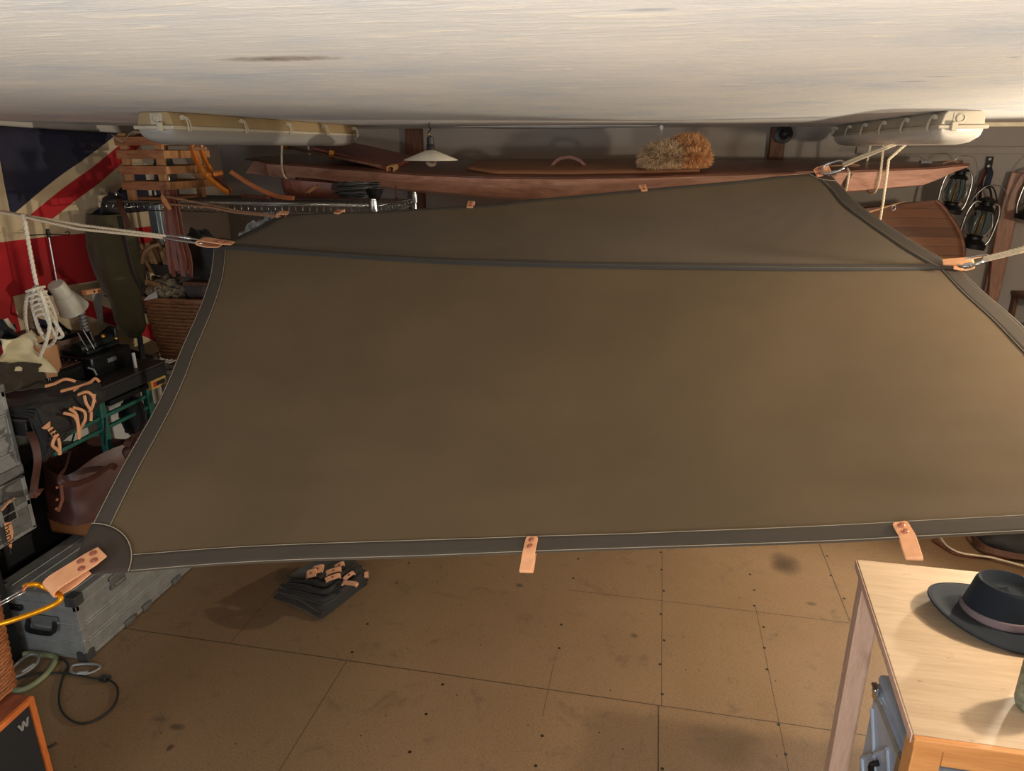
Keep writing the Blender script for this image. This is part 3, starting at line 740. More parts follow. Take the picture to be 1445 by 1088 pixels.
MB().box((cl.x, YK-.02, cl.z+.004), (.05, .03, .012)).tube(smooth_path([(cl.x, YK-.02, cl.z+.01), (cl.x-.04, YK-.02, cl.z+.03), (cl.x-.1, YK-.02, cl.z+.034)], 5), .003, 6).build('deck_cleat', m_black, t, 50)
tg = MB(); tg.tube(smooth_path([at_y(1330, 231, YK-.02), at_y(1345, 227, YK-.02), at_y(1356, 230.5, YK)], 6), .003, 6)
tg.build('deck_cord', m_cord_d, t, 180); tg = MB()
tg.tube(smooth_path([at_y(1152, 236, 3.98), at_y(1200, 232.5, 4.0), at_y(1212, 234, 4.04), at_y(1180, 237, 4.04)], 6), .0035, 6)
tg.build('deck_cord', m_cord_d, t, 180)
kv = MB().strip([at_y(1201, 244, 3.84), at_y(1192, 258, 3.845), at_y(1187, 268, 3.85)], .02, .006, (1, 0, 0)); kv.build('side_strap', m_leather_d, t, 60)
# slings
def sling(label, x, ztop, s):
    r_ = hullrow(s); y0 = r_[0][1]-.012; zc = r_[4][2]-.012
    P = [(x, y0+.05, CEIL), (x, y0-.004, r_[0][2]), (x, r_[2][1]-.012, r_[2][2]-.004), (x, YK, zc), (x, r_[6][1]+.012, r_[6][2]-.004), (x, r_[8][1]+.014, r_[8][2]), (x, r_[8][1]-.03, CEIL)]
    mb = MB(); rope_mb(mb, smooth_path(P, 6), .006, .05); return tag(mb.build('rope_sling', m_rope, None, 180), label, 'rope')
xs = at_y(1250, 250, 3.86).x; sling('pale rope loop hanging from the ceiling around the right part of the kayak', xs, 0, (xs-kx0)/(kx1-kx0))
xs = at_y(402, 240, 3.95).x; sling('rope loop from the ceiling around the left end of the kayak', xs, 0, max(.02, (xs-kx0)/(kx1-kx0)))
sp0 = at_y(1198.5, 244, 3.835); mb = MB(); rope_mb(mb, [sp0+V((0, .05, .02)), sp0, at_y(1195, 262, 3.842), at_y(1192, 276, 3.86), at_y(1189, 285, 3.96)], .0055, .05)
tag(mb.build('rope_loop', m_rope, None, 180), 'short pale rope looped over the edge of the kayak beside the right sling', 'rope')
# the vertical cord in front of the kayak (ends on the wooden boat)
mb = MB(); rope_mb(mb, [V((1.12, 3.5, CEIL)), at_y(1254, 225, 3.55), at_y(1246, 285, 3.62), at_y(1241, 314, 3.66), at_y(1238, 335, 3.70)], .0062, .05)
tag(mb.build('hanging_rope', m_rope, None, 180), 'pale rope hanging straight down from the right ceiling lamp to the planked boat', 'rope')

# ---------------- fur hat on the deck
fc = at_y(948, 229, 3.92); deckz = -.004+dk(((fc.x-kx0)/(kx1-kx0)-.004)/.991, .3).z
fh = thing('fur_hat', 'fluffy grey and orange fox fur hat resting on the kayak deck', 'hat', (fc.x, 3.95, deckz+.012))
def fur(name, lobes, n, ln, mat, seed):
    rr = random.Random(seed); body = MB(); sp_ = MB()
    for (c, rad) in lobes: body.blob(c, [q*.9 for q in rad], .12, 2, seed, 24, 14, None, deckz+.013)
    for i in range(n):
        c, rad = lobes[i % len(lobes)]; c = V(c)
        while True:
            d = V((rr.gauss(0, 1), rr.gauss(0, 1), rr.gauss(0, 1))).normalized()
            if d.z > -.75: break
        k_ = 1+.12*noise.noise(d*2+V((seed*7.3, seed*3.1, seed)))
        p = c+V((d.x*rad[0], d.y*rad[1], d.z*rad[2]))*.88*k_
        nn = V((d.x/rad[0], d.y/rad[1], d.z/rad[2])).normalized()
        if p.z < deckz+.014: continue
        swirl = V((-d.z, .2, d.x))*.55+V((rr.uniform(-.5, .5), rr.uniform(-.5, .5), rr.uniform(-.5, .5)))+V((0, 0, -.25))
        l = ln*rr.uniform(.6, 1.25); q1 = p+nn*l*.55+swirl*l*.12; q2 = p+nn*l*.85+swirl*l*.45
        if q2.z < deckz+.012: q2.z = deckz+.012
        s = nn.cross(V((rr.gauss(0, 1), rr.gauss(0, 1), rr.gauss(0, 1)))).normalized()*.0017
        sp_.add([p-s, p+s, q1+s*.7, q1-s*.7, q2], [(0, 1, 2, 3), (3, 2, 4)])
    b = body.build(name, mat, fh, 180); sp_.build('fur', mat, b, 180, fix=False); return b
def furmat(name, cols, sc_):
    k = NT(name); nz = k.noise(k.coord('Object'), sc_, 4, .7)
    k.set(Base_Color=k.ramp(nz, [(p, lin(c)) for p, c in cols]), Roughness=.75); k.b.inputs['Specular IOR Level'].default_value = .2; return k.m
mpp = 1/250.0
mf_g = furmat('grey_fox_fur', [(.32, (84, 70, 58)), (.46, (178, 150, 118)), (.64, (226, 198, 158))], 42)
mf_o = furmat('orange_fox_fur', [(.3, (146, 100, 62)), (.5, (204, 150, 100)), (.72, (232, 192, 142))], 30)
cA = at_y(936, 232, 3.98); cB = at_y(968, 224, 4.05); cC = at_y(968, 238, 4.0)
fur('tail_lobe', [((cA.x, 3.89, deckz+.066), (.115, .11, .058))], 10000, .04, mf_g, 3)
fur('crown_lobe', [((cB.x, 3.95, deckz+.098), (.10, .10, .068)), ((cC.x, 3.92, deckz+.062), (.112, .11, .052))], 15000, .036, mf_o, 5)

# ---------------- bundle of red boards lashed on the kayak at the left
m_redwood = M_wood('red_mahogany', (118, 62, 54), (154, 88, 74), .45, 4, (1, 9, 9), .08, 1, .1)
rb = thing('rudder_board', 'reddish brown flat board with a lashed end lying across the left part of the kayak', 'board', tuple(at_y(520, 220, 4.2)))
A, B, Cc, D = at_y(440, 206.5, 4.02), at_y(550, 236, 3.86), at_y(585, 220, 4.22), at_y(495, 200, 4.42)
A = A; up_ = V((0, 0, -.022))
MB().prism([A, B, Cc, D], up_).build('board', m_redwood, rb, 30, bevel=.004)
rp = MB()
for i in range(8):
    p = lerp(B, Cc, .02+.022*i); rr_ = random.Random(i); p = p+V((0, 0, -.012))
    rp.tube(oval(p, V((.018, .004, 0)), V((0, .002, .016)), 14), .0045, 6, True)
rp.build('rope_lashing', M_plain('yellow_twine', (190, 150, 96), .9, 0, .15, 100, .3), rb, 180)
bp = thing('pole', 'thin wooden pole with brass clamps lying beside the red board', 'pole', tuple(at_y(490, 224, 3.95)))
P0, P1 = at_y(398, 206, 4.06), at_y(540, 235, 3.83)
MB().tube([P0, P1], .008, 10).build('shaft', m_post, bp, 180)
for q_ in (.05, .52):
    p = lerp(P0, P1, q_); d_ = (P1-P0).normalized()
    z_ = MB().tube([p-d_*.018, p+d_*.018], .0135, 12); z_.box(p+V((0, 0, .018)), (.03, .02, .02)); z_.tube([p+V((0, -.02, .028)), p+V((0, .02, .028))], .007, 8); z_.build('clamp', m_brass, bp, 40)
pt = MB(); 
# ================================================================== wire shelving at the left of the back wall
SX0, SX1, SY0, SY1 = -2.74, -1.31, 3.22, 3.80
m_grey_post = M_plain('blue_grey_metal', (128, 140, 148), .4, .4, .1, 10, .05)
sh = thing('wire_shelving', 'chrome wire shelving unit under the left end of the kayak', 'shelving', ((SX0+SX1)/2, (SY0+SY1)/2, 0))
SXP = at_y(172, 330, 3.47).x
for (x, y) in ((SXP, 3.47), (SX1, SY0), (SXP, SY1), (SX1, SY1)):
    mb = MB().lathe([(.0155, 0), (.0155, 1.875), (.009, 1.878)], (x, y, 0), 14); o = mb.build('post', m_grey_post if x < -2 else m_chrome, sh, 40)
    MB().lathe([(.018, 1.815), (.022, 1.82), (.020, 1.868), (.016, 1.87)], (x, y, 0), 16).build('collar', m_chrome, o, 40)
for z in (1.84, 1.0, .3):
    mb = MB(); lip = .036 if z > 1.5 else .03
    for yy in (SY0, SY1):
        for zz in (z, z-lip): mb.tube([(SX0, yy, zz), (SX1, yy, zz)], .0032, 6)
        n = 40
        for i in range(n+1):
            x = lerp(SX0, SX1, i/n); mb.tube([(x, yy-.003, z+.001), (x, yy-.003, z-lip-.001)], .0026, 5)
    for xx in (SX0, SX1):
        for zz in (z, z-lip): mb.tube([(xx, SY0, zz), (xx, SY1, zz)], .0032, 6)
        for i in range(13):
            y = lerp(SY0, SY1, i/12); mb.tube([(xx, y, z), (xx, y, z-lip)], .0026, 5)
    for i in range(55): x = lerp(SX0, SX1, i/54); mb.tube([(x, SY0, z), (x, SY1, z)], .002, 4)
    mb.build('wire_shelf', m_chrome, sh, 180)
ZT = 1.8445
# ---------------- slatted wooden crate on the top shelf
m_crate = M_wood('redwood_slats', (124, 78, 48), (168, 112, 72), .6, 6, (1, 7, 7), .1); m_crate2 = M_wood('pale_slats', (150, 102, 64), (188, 138, 92), .6, 6, (7, 7, 1), .1)
cb = at_y(192, 272, 3.30)
cr = thing('slatted_crate', 'wooden slatted crate standing on the left end of the top wire shelf', 'crate', (cb.x, 3.40, ZT))
cx0, cx1 = at_y(171, 250, 3.28).x, at_y(234, 250, 3.28).x; cy0, cy1 = 3.28, 3.62
tops = [at_y(200, q, 3.28).z for q in (199, 218, 240, 262)]
for xx in (cx0+.03, cx1-.03):
    for yy in (cy0+.022, cy1-.022): MB().bb((xx-.022, yy-.010, ZT+.002), (xx+.022, yy+.010, CEIL-.05)).build('corner_post', m_crate2, cr, 30, bevel=.002)
for i, z in enumerate(tops):
    h = .021
    for y in (cy0, cy1): MB().bb((cx0, y-.008, z-h), (cx1, y+.008, z+h)).build('slat', m_crate, cr, 30, bevel=.002)
    for x in (cx0+.006, cx1+.008): MB().bb((x-.008, cy0-.006, z-h*.9), (x+.008, cy1+.03, z+h*.9)).build('slat', m_crate2, cr, 30, bevel=.002)
MB().bb((cx0+.02, cy0+.035, ZT+.004), (cx1-.02, cy1-.035, ZT+.016)).build('floor_board', m_crate, cr, 30)
jr = thing('glass_jar', 'dim glass storage jar standing inside the slatted crate', 'jar', ((cx0+cx1)/2, 3.45, ZT+.016))
kj = NT('smoky_glass'); kj.set(Base_Color=lin((120, 126, 120)), Roughness=.15); kj.b.inputs['Transmission Weight'].default_value = .7
MB().lathe([(.05, 0), (.055, .01), (.055, .15), (.045, .17), (.045, .19)], ((cx0+cx1)/2, 3.45, ZT+.0165), 24).build('jar_body', kj.m, jr, 50)
MB().lathe([(.047, .19), (.047, .215), (.04, .22)], ((cx0+cx1)/2, 3.45, ZT+.0165), 24).build('jar_lid', m_white_pl, jr, 40)
# torn cloth / paper on the crate top
tc = at_y(200, 185, 3.40)
def ragfn(u, v):
    x = lerp(cx0+.0, cx1+.06, u); y = lerp(3.26, 3.46, v)
    z = CEIL-.045+.012*noise.noise(V((u*5, v*5, 2)))
    if u < .35: z -= .05*(1-v)*(1-abs(u-.16)*5 if abs(u-.16) < .2 else 0)
    return V((x, y, z))
tag(MB().grid(ragfn, 24, 12).build('paper_sheet', M_plain('buff_paper', (176, 158, 132), .8, 0, .1, 20, .1), None, 60, solid=.002), 'torn buff paper sheet lying on top of the slatted crate below the left lamp', 'paper')
# ---------------- orange bentwood sled
m_orange = M_wood('varnished_ash', (176, 90, 24), (214, 128, 44), .3, 5, (4, 4, 1), .05, 1, .4); m_sled = M_wood('brown_sled_board', (92, 54, 42), (126, 76, 60), .5, 4, (6, 6, 1), .1)
sl = thing('bentwood_sled', 'orange varnished bentwood sled with curved runners standing on the top wire shelf', 'sled', tuple(at_y(300, 272, 3.45)))
for dx, yy in ((0, 3.40), (12, 3.50)):
    P = smooth_path([at_y(271+dx, 200, yy), at_y(272+dx, 212, yy), at_y(277+dx, 226, yy), at_y(285+dx, 240, yy), at_y(296+dx*.9, 252, yy), at_y(310+dx*.7, 264, yy), at_y(322+dx*.3, 272, yy)], 6)
    for p in P: p.z = max(p.z, ZT+.012)
    MB().strip(P, .03, .016, (.9, -.5, .3)).build('runner', m_orange, sl, 50, bevel=.003)
def sb(u, v):
    p = at_y(lerp(292, 322, v)+lerp(0, 16, u)*(1-v*.8), lerp(243, 271, v), lerp(3.42, 3.48, u)); p.z = max(p.z, ZT+.008); return p
MB().grid(sb, 6, 8).build('deck_board', m_sled, sl, 60, solid=.01)
for a_, b_ in (((290, 246.5), (299, 246)), ((301, 246), (315, 243.5))):
    MB().tube([at_y(a_[0], a_[1], 3.39), at_y(b_[0], b_[1], 3.41)], [.013, .013], 12).build('peg', m_orange, sl, 40, bevel=.004)
MB().bb(at_y(272, 212, 3.385), at_y(292, 207, 3.40)).build('cross_bar', m_crate2, sl, 30, bevel=.003)
sv = smooth_path([at_y(325, 242, 3.36), at_y(340, 252, 3.36), at_y(360, 264, 3.36), at_y(385, 275, 3.34), at_y(402, 279, 3.33), at_y(415, 280, 3.32)], 6)
for p in sv: p.z = max(p.z, ZT+.022)
tag(MB().strip(sv, .022, .012, (0, .6, 1)).build('bent_stave', M_wood('orange_stave', (150, 84, 50), (184, 112, 70), .4, 5, (1, 6, 6), .05), None, 50, bevel=.003), 'thin curved orange wooden stave leaning over the front of the top wire shelf', 'stave')
s2 = MB().strip([at_y(342, 277, 3.5), at_y(380, 279, 3.45)], .02, .02, (0, .3, 1)); 
for i in range(len(s2.v)): s2.v[i].z = max(s2.v[i].z, ZT+.004)
tag(s2.build('wood_offcut', m_sled, None, 50, bevel=.003), 'short brown wood offcut lying behind the curved stave on the top shelf', 'wood')
# small model hull under the boat
mh = thing('model_hull', 'small brown wooden hull with pale stripes lying under the left part of the kayak', 'model boat', tuple(at_y(440, 268, 3.62)))
def mhf(u, v):
    c = at_y(lerp(411, 500, u), 262, 3.60); w = .11*math.sin(PI*min(1, .15+.85*u*.98))**.6*(1-u*.55); a = lerp(-.1, 1.1, v)*PI
    return V((c.x, c.y-.02+w*math.cos(a)*1.1, ZT+.006+.10*(1-u*.3)-.10*(1-u*.3)*max(0, math.sin(a))**.8))
MB().grid(mhf, 24, 14).build('hull', m_sled, mh, 60, solid=.006)
for dx in (0, 4):
    MB().strip([at_y(431+dx, 272.5, 3.478), at_y(446+dx, 262, 3.478)], .006, .003, (0, .5, 1)).build('stripe', m_crate2, mh, 60)
# coil of dark cable on the shelf
cc = at_y(505, 277, 3.50); cbm = MB(); rr = random.Random(9); P = []
for i in range(150):
    a = i*.42; r_ = .075+.02*math.sin(i*.7)+.01*rr.uniform(-1, 1); P.append(V((cc.x+math.cos(a)*r_*1.3, 3.50+math.sin(a)*r_*.8, ZT+.012+.0005*i+.008*abs(math.sin(i*1.3)))))
tag(cbm.tube(smooth_path(P, 3), .0055, 6).build('cable_coil', M_plain('dark_grey_cable', (58, 56, 54), .5, 0, .1, 40, 0), None, 180), 'heap of coiled dark grey cable on the right end of the top wire shelf', 'cable')
cn = at_y(529, 272, 3.34)
tag(MB().lathe([(.012, ZT+.003), (.03, ZT+.03), (.045, ZT+.066), (.04, ZT+.066), (.02, ZT+.025)], (cn.x-.01, 3.36, 0), 20).build('funnel', m_iron, None, 50), 'dark funnel standing at the right corner of the top wire shelf', 'funnel')
hkp = at_y(560, 270, 3.72)
tag(MB().strip(smooth_path([at_y(559, 262, 3.75), at_y(559, 276, 3.75), at_y(562, 284, 3.74), at_y(570, 287, 3.73), at_y(578, 286.5, 3.72)], 5), .016, .004, (0, 1, 0)).build('strap_hook', m_leather_d, None, 60), 'brown strap hanging down from the kayak just past the shelf corner', 'strap')

# ---------------- things under the top shelf
m_bark = M_wood('brown_hide', (84, 58, 38), (118, 84, 56), .8, 4, (1, 5, 5), .4)
hz = at_y(320, 322, 3.45)
def hide(u, v):
    a = 2*PI*u; r_ = .085*(1+.12*noise.noise(V((math.cos(a)*1.5, math.sin(a)*1.5, v*3))))
    return V((lerp(at_y(262, 320, 3.45).x, at_y(405, 320, 3.45).x, v), 3.47+r_*1.6*math.cos(a), 1.535+r_*1.25*math.sin(a)))
mbh = MB().grid(hide, 28, 14); mbh.f.append(tuple(range(28))); mbh.m.append(0); mbh.f.append(tuple(14*29+i for i in range(28))); mbh.m.append(0)
tag(mbh.build('hide_roll', m_bark, None, 60), 'large rolled brown hide on the wire shelf below the bentwood sled', 'hide roll')
# bundle of red brown leather strips hanging over the front of the shelf
ls = thing('leather_strips', 'bundle of long red brown leather strips hanging from the front of the wire shelf', 'leather', tuple(at_y(250, 290, 3.17)))
for i in range(8):
    f_ = i/7
    P = smooth_path([at_y(lerp(233, 246, f_), 268, 3.17-.006*(i % 3)), at_y(lerp(234, 249, f_), 285, 3.165-.006*(i % 3)), at_y(lerp(236, 258, f_), 330, 3.155-.007*(i % 3)), at_y(lerp(239, 268, f_), 365, 3.15-.008*(i % 3)), at_y(lerp(243, 271, f_)-(i % 2)*2, 386+5*math.sin(i*2.1), 3.15-.006*(i % 3))], 5)
    MB().strip(P, .024, .004, (1, .25*(-1)**i, 0)).build('strip', m_red_leather, ls, 60)
MB().bb(at_y(232, 276, 3.125)-V((0, .0, 0)), at_y(249, 268, 3.19)).build('head_wrap', m_red_leather, ls, 30, bevel=.006)
up = MB().bb((at_y(209, 300, 3.60).x, 3.60, 1.405), (at_y(220, 300, 3.60).x, 3.625, 1.80)); tag(up.build('metal_upright', m_grey_post, None, 30, bevel=.004), 'blue grey flat metal upright behind the ropes left of the leather strips', 'upright')
# basket of kindling
kb = at_y(222, 392, 3.38)
kt = thing('kindling_sack', 'dark open sack of cut sticks on the middle wire shelf', 'sack', (kb.x, 3.45, 1.425))
sxa, sxb = at_y(201, 380, 3.36).x, at_y(262, 380, 3.36).x
def sack(u, v):
    a = 2*PI*u; k_ = 1+.1*math.sin(a*5)*v; r_ = lerp(.8, 1.05, v)*k_
    return V(((sxa+sxb)/2+(sxb-sxa)/2*r_*math.cos(a), 3.46+.13*r_*math.sin(a), 1.43-.14+.16*v+.03*v*math.cos(a+2.5)))
KZ = at_y(225, 390, 3.34).z
def sack(u, v):
    a = 2*PI*u; k_ = 1+.06*math.sin(a*5)*v; r_ = lerp(.85, 1.0, v)*k_
    return V(((sxa+sxb)/2+(sxb-sxa)/2*r_*math.cos(a), 3.45+.11*r_*math.sin(a), KZ+.11*v+.05*v*math.sin(a)))
MB().grid(sack, 36, 8).build('sack_cloth', m_canvas_blk, kt, 180, solid=.006)
m_stick = M_wood('cut_sticks', (110, 80, 50), (166, 128, 86), .8, 8, (1, 1, 1), .2); rr = random.Random(21)
for i in range(34):
    p = V((rr.uniform(sxa+.02, sxb-.02), rr.uniform(3.37, 3.53), KZ+.015)); q = p+V((rr.uniform(-.02, .03), -.05+rr.uniform(-.02, .02), rr.uniform(.11, .17)))
    MB().tube([p, q], rr.uniform(.008, .014), 8).build('stick', m_stick, kt, 40)
tag(MB().bb((SX0+.35, SY0+.02, KZ-.022), (SX1-.05, SY1-.02, KZ-.004)).build('shelf_board', m_post, None, 30, bevel=.003), 'dark wooden board lying across the shelf uprights under the sack of sticks', 'board')
tag(MB().tube(smooth_path([at_y(201, 372, 3.3), at_y(203, 358, 3.3), at_y(214, 348, 3.3), at_y(226, 345, 3.32)], 6), .010, 8).build('sack_strap', m_cord_d, None, 180), 'light brown curved strap above the sack of sticks', 'strap')
# wicker basket on the lower wire shelf
def wicker(name, label, cat, x0, x1, y0, y1, z0, z1, flare, mat, rows, stakes, group=None, yaw=0):
    c = V(((x0+x1)/2, (y0+y1)/2, z0)); t = thing(name, label, cat, tuple(c), group); hx, hy = (x1-x0)/2, (y1-y0)/2
    def ring(f, z, n, amp=0, ph=0):
        P = []
        for i in range(n):
            a = 2*PI*i/n; e = .45; cx_, sy_ = math.cos(a), math.sin(a); k_ = lerp(1-flare, 1, f)
            x = math.copysign(abs(cx_)**e, cx_)*hx*k_; y = math.copysign(abs(sy_)**e, sy_)*hy*k_
            o = 1+amp*math.cos(i*PI+ph)
            P.append(c+V((x*o, y*o, z-z0)))
        return P
    mb = MB(); dz = (z1-z0)/rows; n = stakes
    for r in range(rows):
        z = z0+dz*(r+.5); mb.tube(ring((r+.5)/rows, z, n*2, .018, r*PI), dz*.56, 5, True)
    mb.build('weave', mat, t, 180)
    MB().tube(ring(1.01, z1, 80), .011, 8, True).build('rim', mat, t, 180)
    inner = MB(); B0 = ring(.0, z0+.003, 48); B1 = ring(1, z1-.01, 48)
    B0 = [c+(p-c)*.94+V((0, 0, .001)) for p in B0]; B1 = [c+V(((p-c).x*.94, (p-c).y*.94, (p-c).z)) for p in B1]
    inner.add(B0+B1, [(i, (i+1) % 48, 48+(i+1) % 48, 48+i) for i in range(48)]+[tuple(range(48))]); inner.build('lining', mat, t, 60)
    for i in range(0, n*2, 4):
        P0, P1 = ring(0, z0, n*2)[i], ring(1, z1, n*2)[i]
        MB().tube([P0+(P0-c)*.01, P1+(P1-c)*.0], .005, 5).build('stake', mat, t, 180) if i % 16 == 0 else None
    return t
bx0, bx1 = at_y(194, 420, 3.27).x, at_y(300, 420, 3.27).x
zb0, zb1 = 1.006, at_y(230, 422, 3.27).z
wicker('wicker_basket', 'brown square wicker hamper on the wire shelf at the end of the black bench', 'basket', bx0, bx1, 3.25, 3.62, zb0, zb1, .20, m_wicker_d, 17, 16)
# things in the hamper
m_camo = NT('camouflage_cloth'); nz = m_camo.noise(m_camo.coord(), 26, 2, .5, 1.0)
m_camo.set(Base_Color=m_camo.ramp(nz, [(.38, lin((50, 44, 36))), (.46, lin((108, 94, 72))), (.56, lin((150, 134, 108))), (.62, lin((66, 58, 46)))]), Roughness=.9)
tag(MB().blob(((bx0+bx1)/2-.10, 3.37, zb1+.03), (.13, .10, .075), .4, 3, 4, 30, 18).build('camouflage_cloth', m_camo.m, None, 180), 'crumpled camouflage cloth heaped in the left of the wicker hamper', 'cloth')
tag(MB().blob(((bx0+bx1)/2+.09, 3.43, zb1+.06), (.12, .12, .09), .35, 2.5, 7, 30, 18).build('blanket', M_fabric('mauve_brown_wool', (84, 72, 70), .95, 300), None, 180), 'dark mauve brown blanket stuffed in the right of the wicker hamper', 'blanket')
pq = at_y(213, 418, 3.25)
tag(MB().prism([at_y(203, 424, 3.235), at_y(222, 420.5, 3.235), at_y(220, 412, 3.26), at_y(209, 418, 3.26)], V((0, .004, .004))).build('white_card', m_white_pl, None, 30), 'small white card lying on the camouflage cloth', 'card')
for i, (a_, b_) in enumerate((((206, 396), (245, 410)), ((210, 399), (238, 413)))):
    tag(MB().tube([at_y(*a_, 3.28), at_y(*b_, 3.30)], .011, 8).build('tent_pole', m_stick, None, 60), ('upper' if i == 0 else 'lower')+' of two tan sticks lying over the cloth in the wicker hamper', 'stick')
# dark bags between hamper and tarpaulin
tag(MB().blob((at_y(292, 400, 3.3).x, 3.29, KZ+.13), (.11, .05, .13), .25, 2, 11, 30, 18, None, KZ+.002).build('dark_bag', m_canvas_blk, None, 180), 'black cloth bag on the shelf board right of the leather strips', 'bag')
bxs = thing('storage_box', 'grey plastic storage box on the lowest wire shelf', 'box', (-2.2, 3.5, .3))
MB().bb((-2.55, 3.25, .305), (-1.9, 3.75, .62)).build('box_body', M_plain('grey_box', (150, 152, 150), .6, 0, .05, 10, .02), bxs, 30, bevel=.012)
MB().bb((-2.57, 3.23, .62), (-1.88, 3.77, .65)).build('box_lid', m_white_pl, bxs, 30, bevel=.008)
gb0 = at_y(238, 512, 3.27)
gy = thing('grey_crate', 'pale grey plastic crate under the wicker hamper behind the bench end', 'crate', (gb0.x+.2, 3.4, .65))
MB().bb((gb0.x-.06, 3.26, .655), (gb0.x+.5, 3.62, .93)).build('crate_body', M_plain('grey_crate', (166, 170, 166), .55, 0, .05, 10, .02), gy, 30, bevel=.012)
MB().bb((gb0.x-.075, 3.245, .93), (gb0.x+.515, 3.635, .955)).build('crate_rim', m_white_pl, gy, 30, bevel=.006)

# ================================================================== the flag on the left wall
def flag_mat():
    k = NT('flag_wool'); uvn = k.n('ShaderNodeUVMap'); uvn.uv_map = 'UVMap'
    sep = k.n('ShaderNodeSeparateXYZ'); k.t.links.new(uvn.outputs[0], sep.inputs[0]); U, W = sep.outputs[0], sep.outputs[1]
    m = k.math; ab = lambda x: m('ABSOLUTE', x)
    au, aw = ab(U), ab(W)
    # diagonals: signed distance to the line w = u/2 mirrored into one quadrant
    d = m('MULTIPLY', m('SUBTRACT', aw, m('MULTIPLY', au, .5)), .8944)
    same = m('GREATER_THAN', m('MULTIPLY', U, W), 0)
    white_d = m('LESS_THAN', ab(d), .120)
    sgn = m('SUBTRACT', m('MULTIPLY', m('GREATER_THAN', U, 0), 2), 1)
    ds = m('MULTIPLY', d, sgn)
    red_d = m('MULTIPLY', m('GREATER_THAN', ds, -.022), m('LESS_THAN', ds, .068))
    ds2 = m('MULTIPLY', ds, m('SUBTRACT', m('MULTIPLY', same, 2), 1))
    red_d = m('MULTIPLY', m('GREATER_THAN', ds2, -.02), m('LESS_THAN', ds2, .065))
    wc = m('MAXIMUM', m('LESS_THAN', au, .215), m('LESS_THAN', aw, .215)); rc = m('MAXIMUM', m('LESS_THAN', au, .128), m('LESS_THAN', aw, .128))
    blue, white, red = lin((34, 36, 58)), lin((206, 186, 152)), lin((176, 26, 34))
    c = k.mix(white_d, blue, white); c = k.mix(red_d, c, red); c = k.mix(wc, c, white); c = k.mix(rc, c, red)
    co = k.coord(); n1 = k.noise(co, 3, 5, .6); n2 = k.noise(co, 500, 2)
    c = k.mix(k.math('MULTIPLY', k.ramp(n1, [(.45, (0, 0, 0)), (.75, (1, 1, 1))]), .35), c, lin((70, 54, 44)))
    return k.set(Base_Color=c, Roughness=.9, Normal=k.bump(n2, .2, .001))
FC_Y, FC_Z, FHh = 2.70, 1.553, .645
def fl(u, v):
    y = lerp(FC_Y-1.3, FC_Y+1.22, u); q = y-FC_Y; z = FC_Z+lerp(-FHh, FHh, v)-.055*max(0, q-.2)*(1-.55*v)*.9
    x = LEFT+.028+.011*math.sin(y*9+1.5*math.sin(v*3))+.006*math.sin(y*23+v*4)*(1-v)+.004*noise.noise(V((y*6, v*9, 2)))
    return V((x, y, z))
fg = MB().grid(fl, 120, 50, 0, lambda u, v: (lerp(-1.3, 1.22, u), lerp(-FHh, FHh, v)))
tag(fg.build('flag', flag_mat(), None, 180, solid=.003), 'old faded blue white and red cross flag hung on the left wall behind the bench', 'flag')

# olive canvas bag hanging between flag and shelf
oc = thing('hanging_coat', 'olive green canvas coat hanging between the flag and the wire shelving', 'coat', tuple(at_y(172, 380, 3.3)))
xw = -2.79
def coat(u, v):
    a = 2*PI*u; z = lerp(at_y(165, 300, 3.4).z, at_y(172, 470, 3.4).z, v)
    w = .075+.05*math.sin(PI*min(1, v*1.3+.08))+.015*v; c = at_y(lerp(165, 173, v), 300, 3.36).x
    k_ = 1+.10*math.sin(a*4+v*3)+.06*noise.noise(V((math.cos(a)*2, math.sin(a)*2, v*5)))
    if v > .86: w *= 1-.75*((v-.86)/.14)**2
    return V((c-.03+w*1.08*math.cos(a)*k_, 3.32+w*.8*math.sin(a)*k_-.03*math.sin(a)*v, z))
MB().grid(coat, 40, 30).build('coat_cloth', M_fabric('olive_cotton', (76, 70, 48), .9, 600, .15, .2, .2, .3), oc, 180)
cp = lambda x, y: at_y(x, y, 3.17)
MB().strip(smooth_path([cp(168, 305), cp(176, 340), cp(186, 380), cp(196, 402), cp(203, 414)], 6), .03, .006, (1, -.3, 0)).build('coat_strap', m_canvas_blk, oc, 60)
MB().strip(smooth_path([at_y(168, 283, 3.2), cp(172, 297), cp(178, 308), cp(182, 322)], 5), .024, .012, (1, 0, .2)).build('wooden_hanger', m_leather_d, oc, 60)
tag(MB().blob((at_y(176, 300, 3.5).x, 3.42, 1.80), (.05, .06, .07), .3, 2.5, 17, 24, 14).build('black_lump', m_canvas_blk, None, 180), 'black cloth pouch hanging over the top of the olive coat', 'lump')  # plain black rounded form at the top of the coat

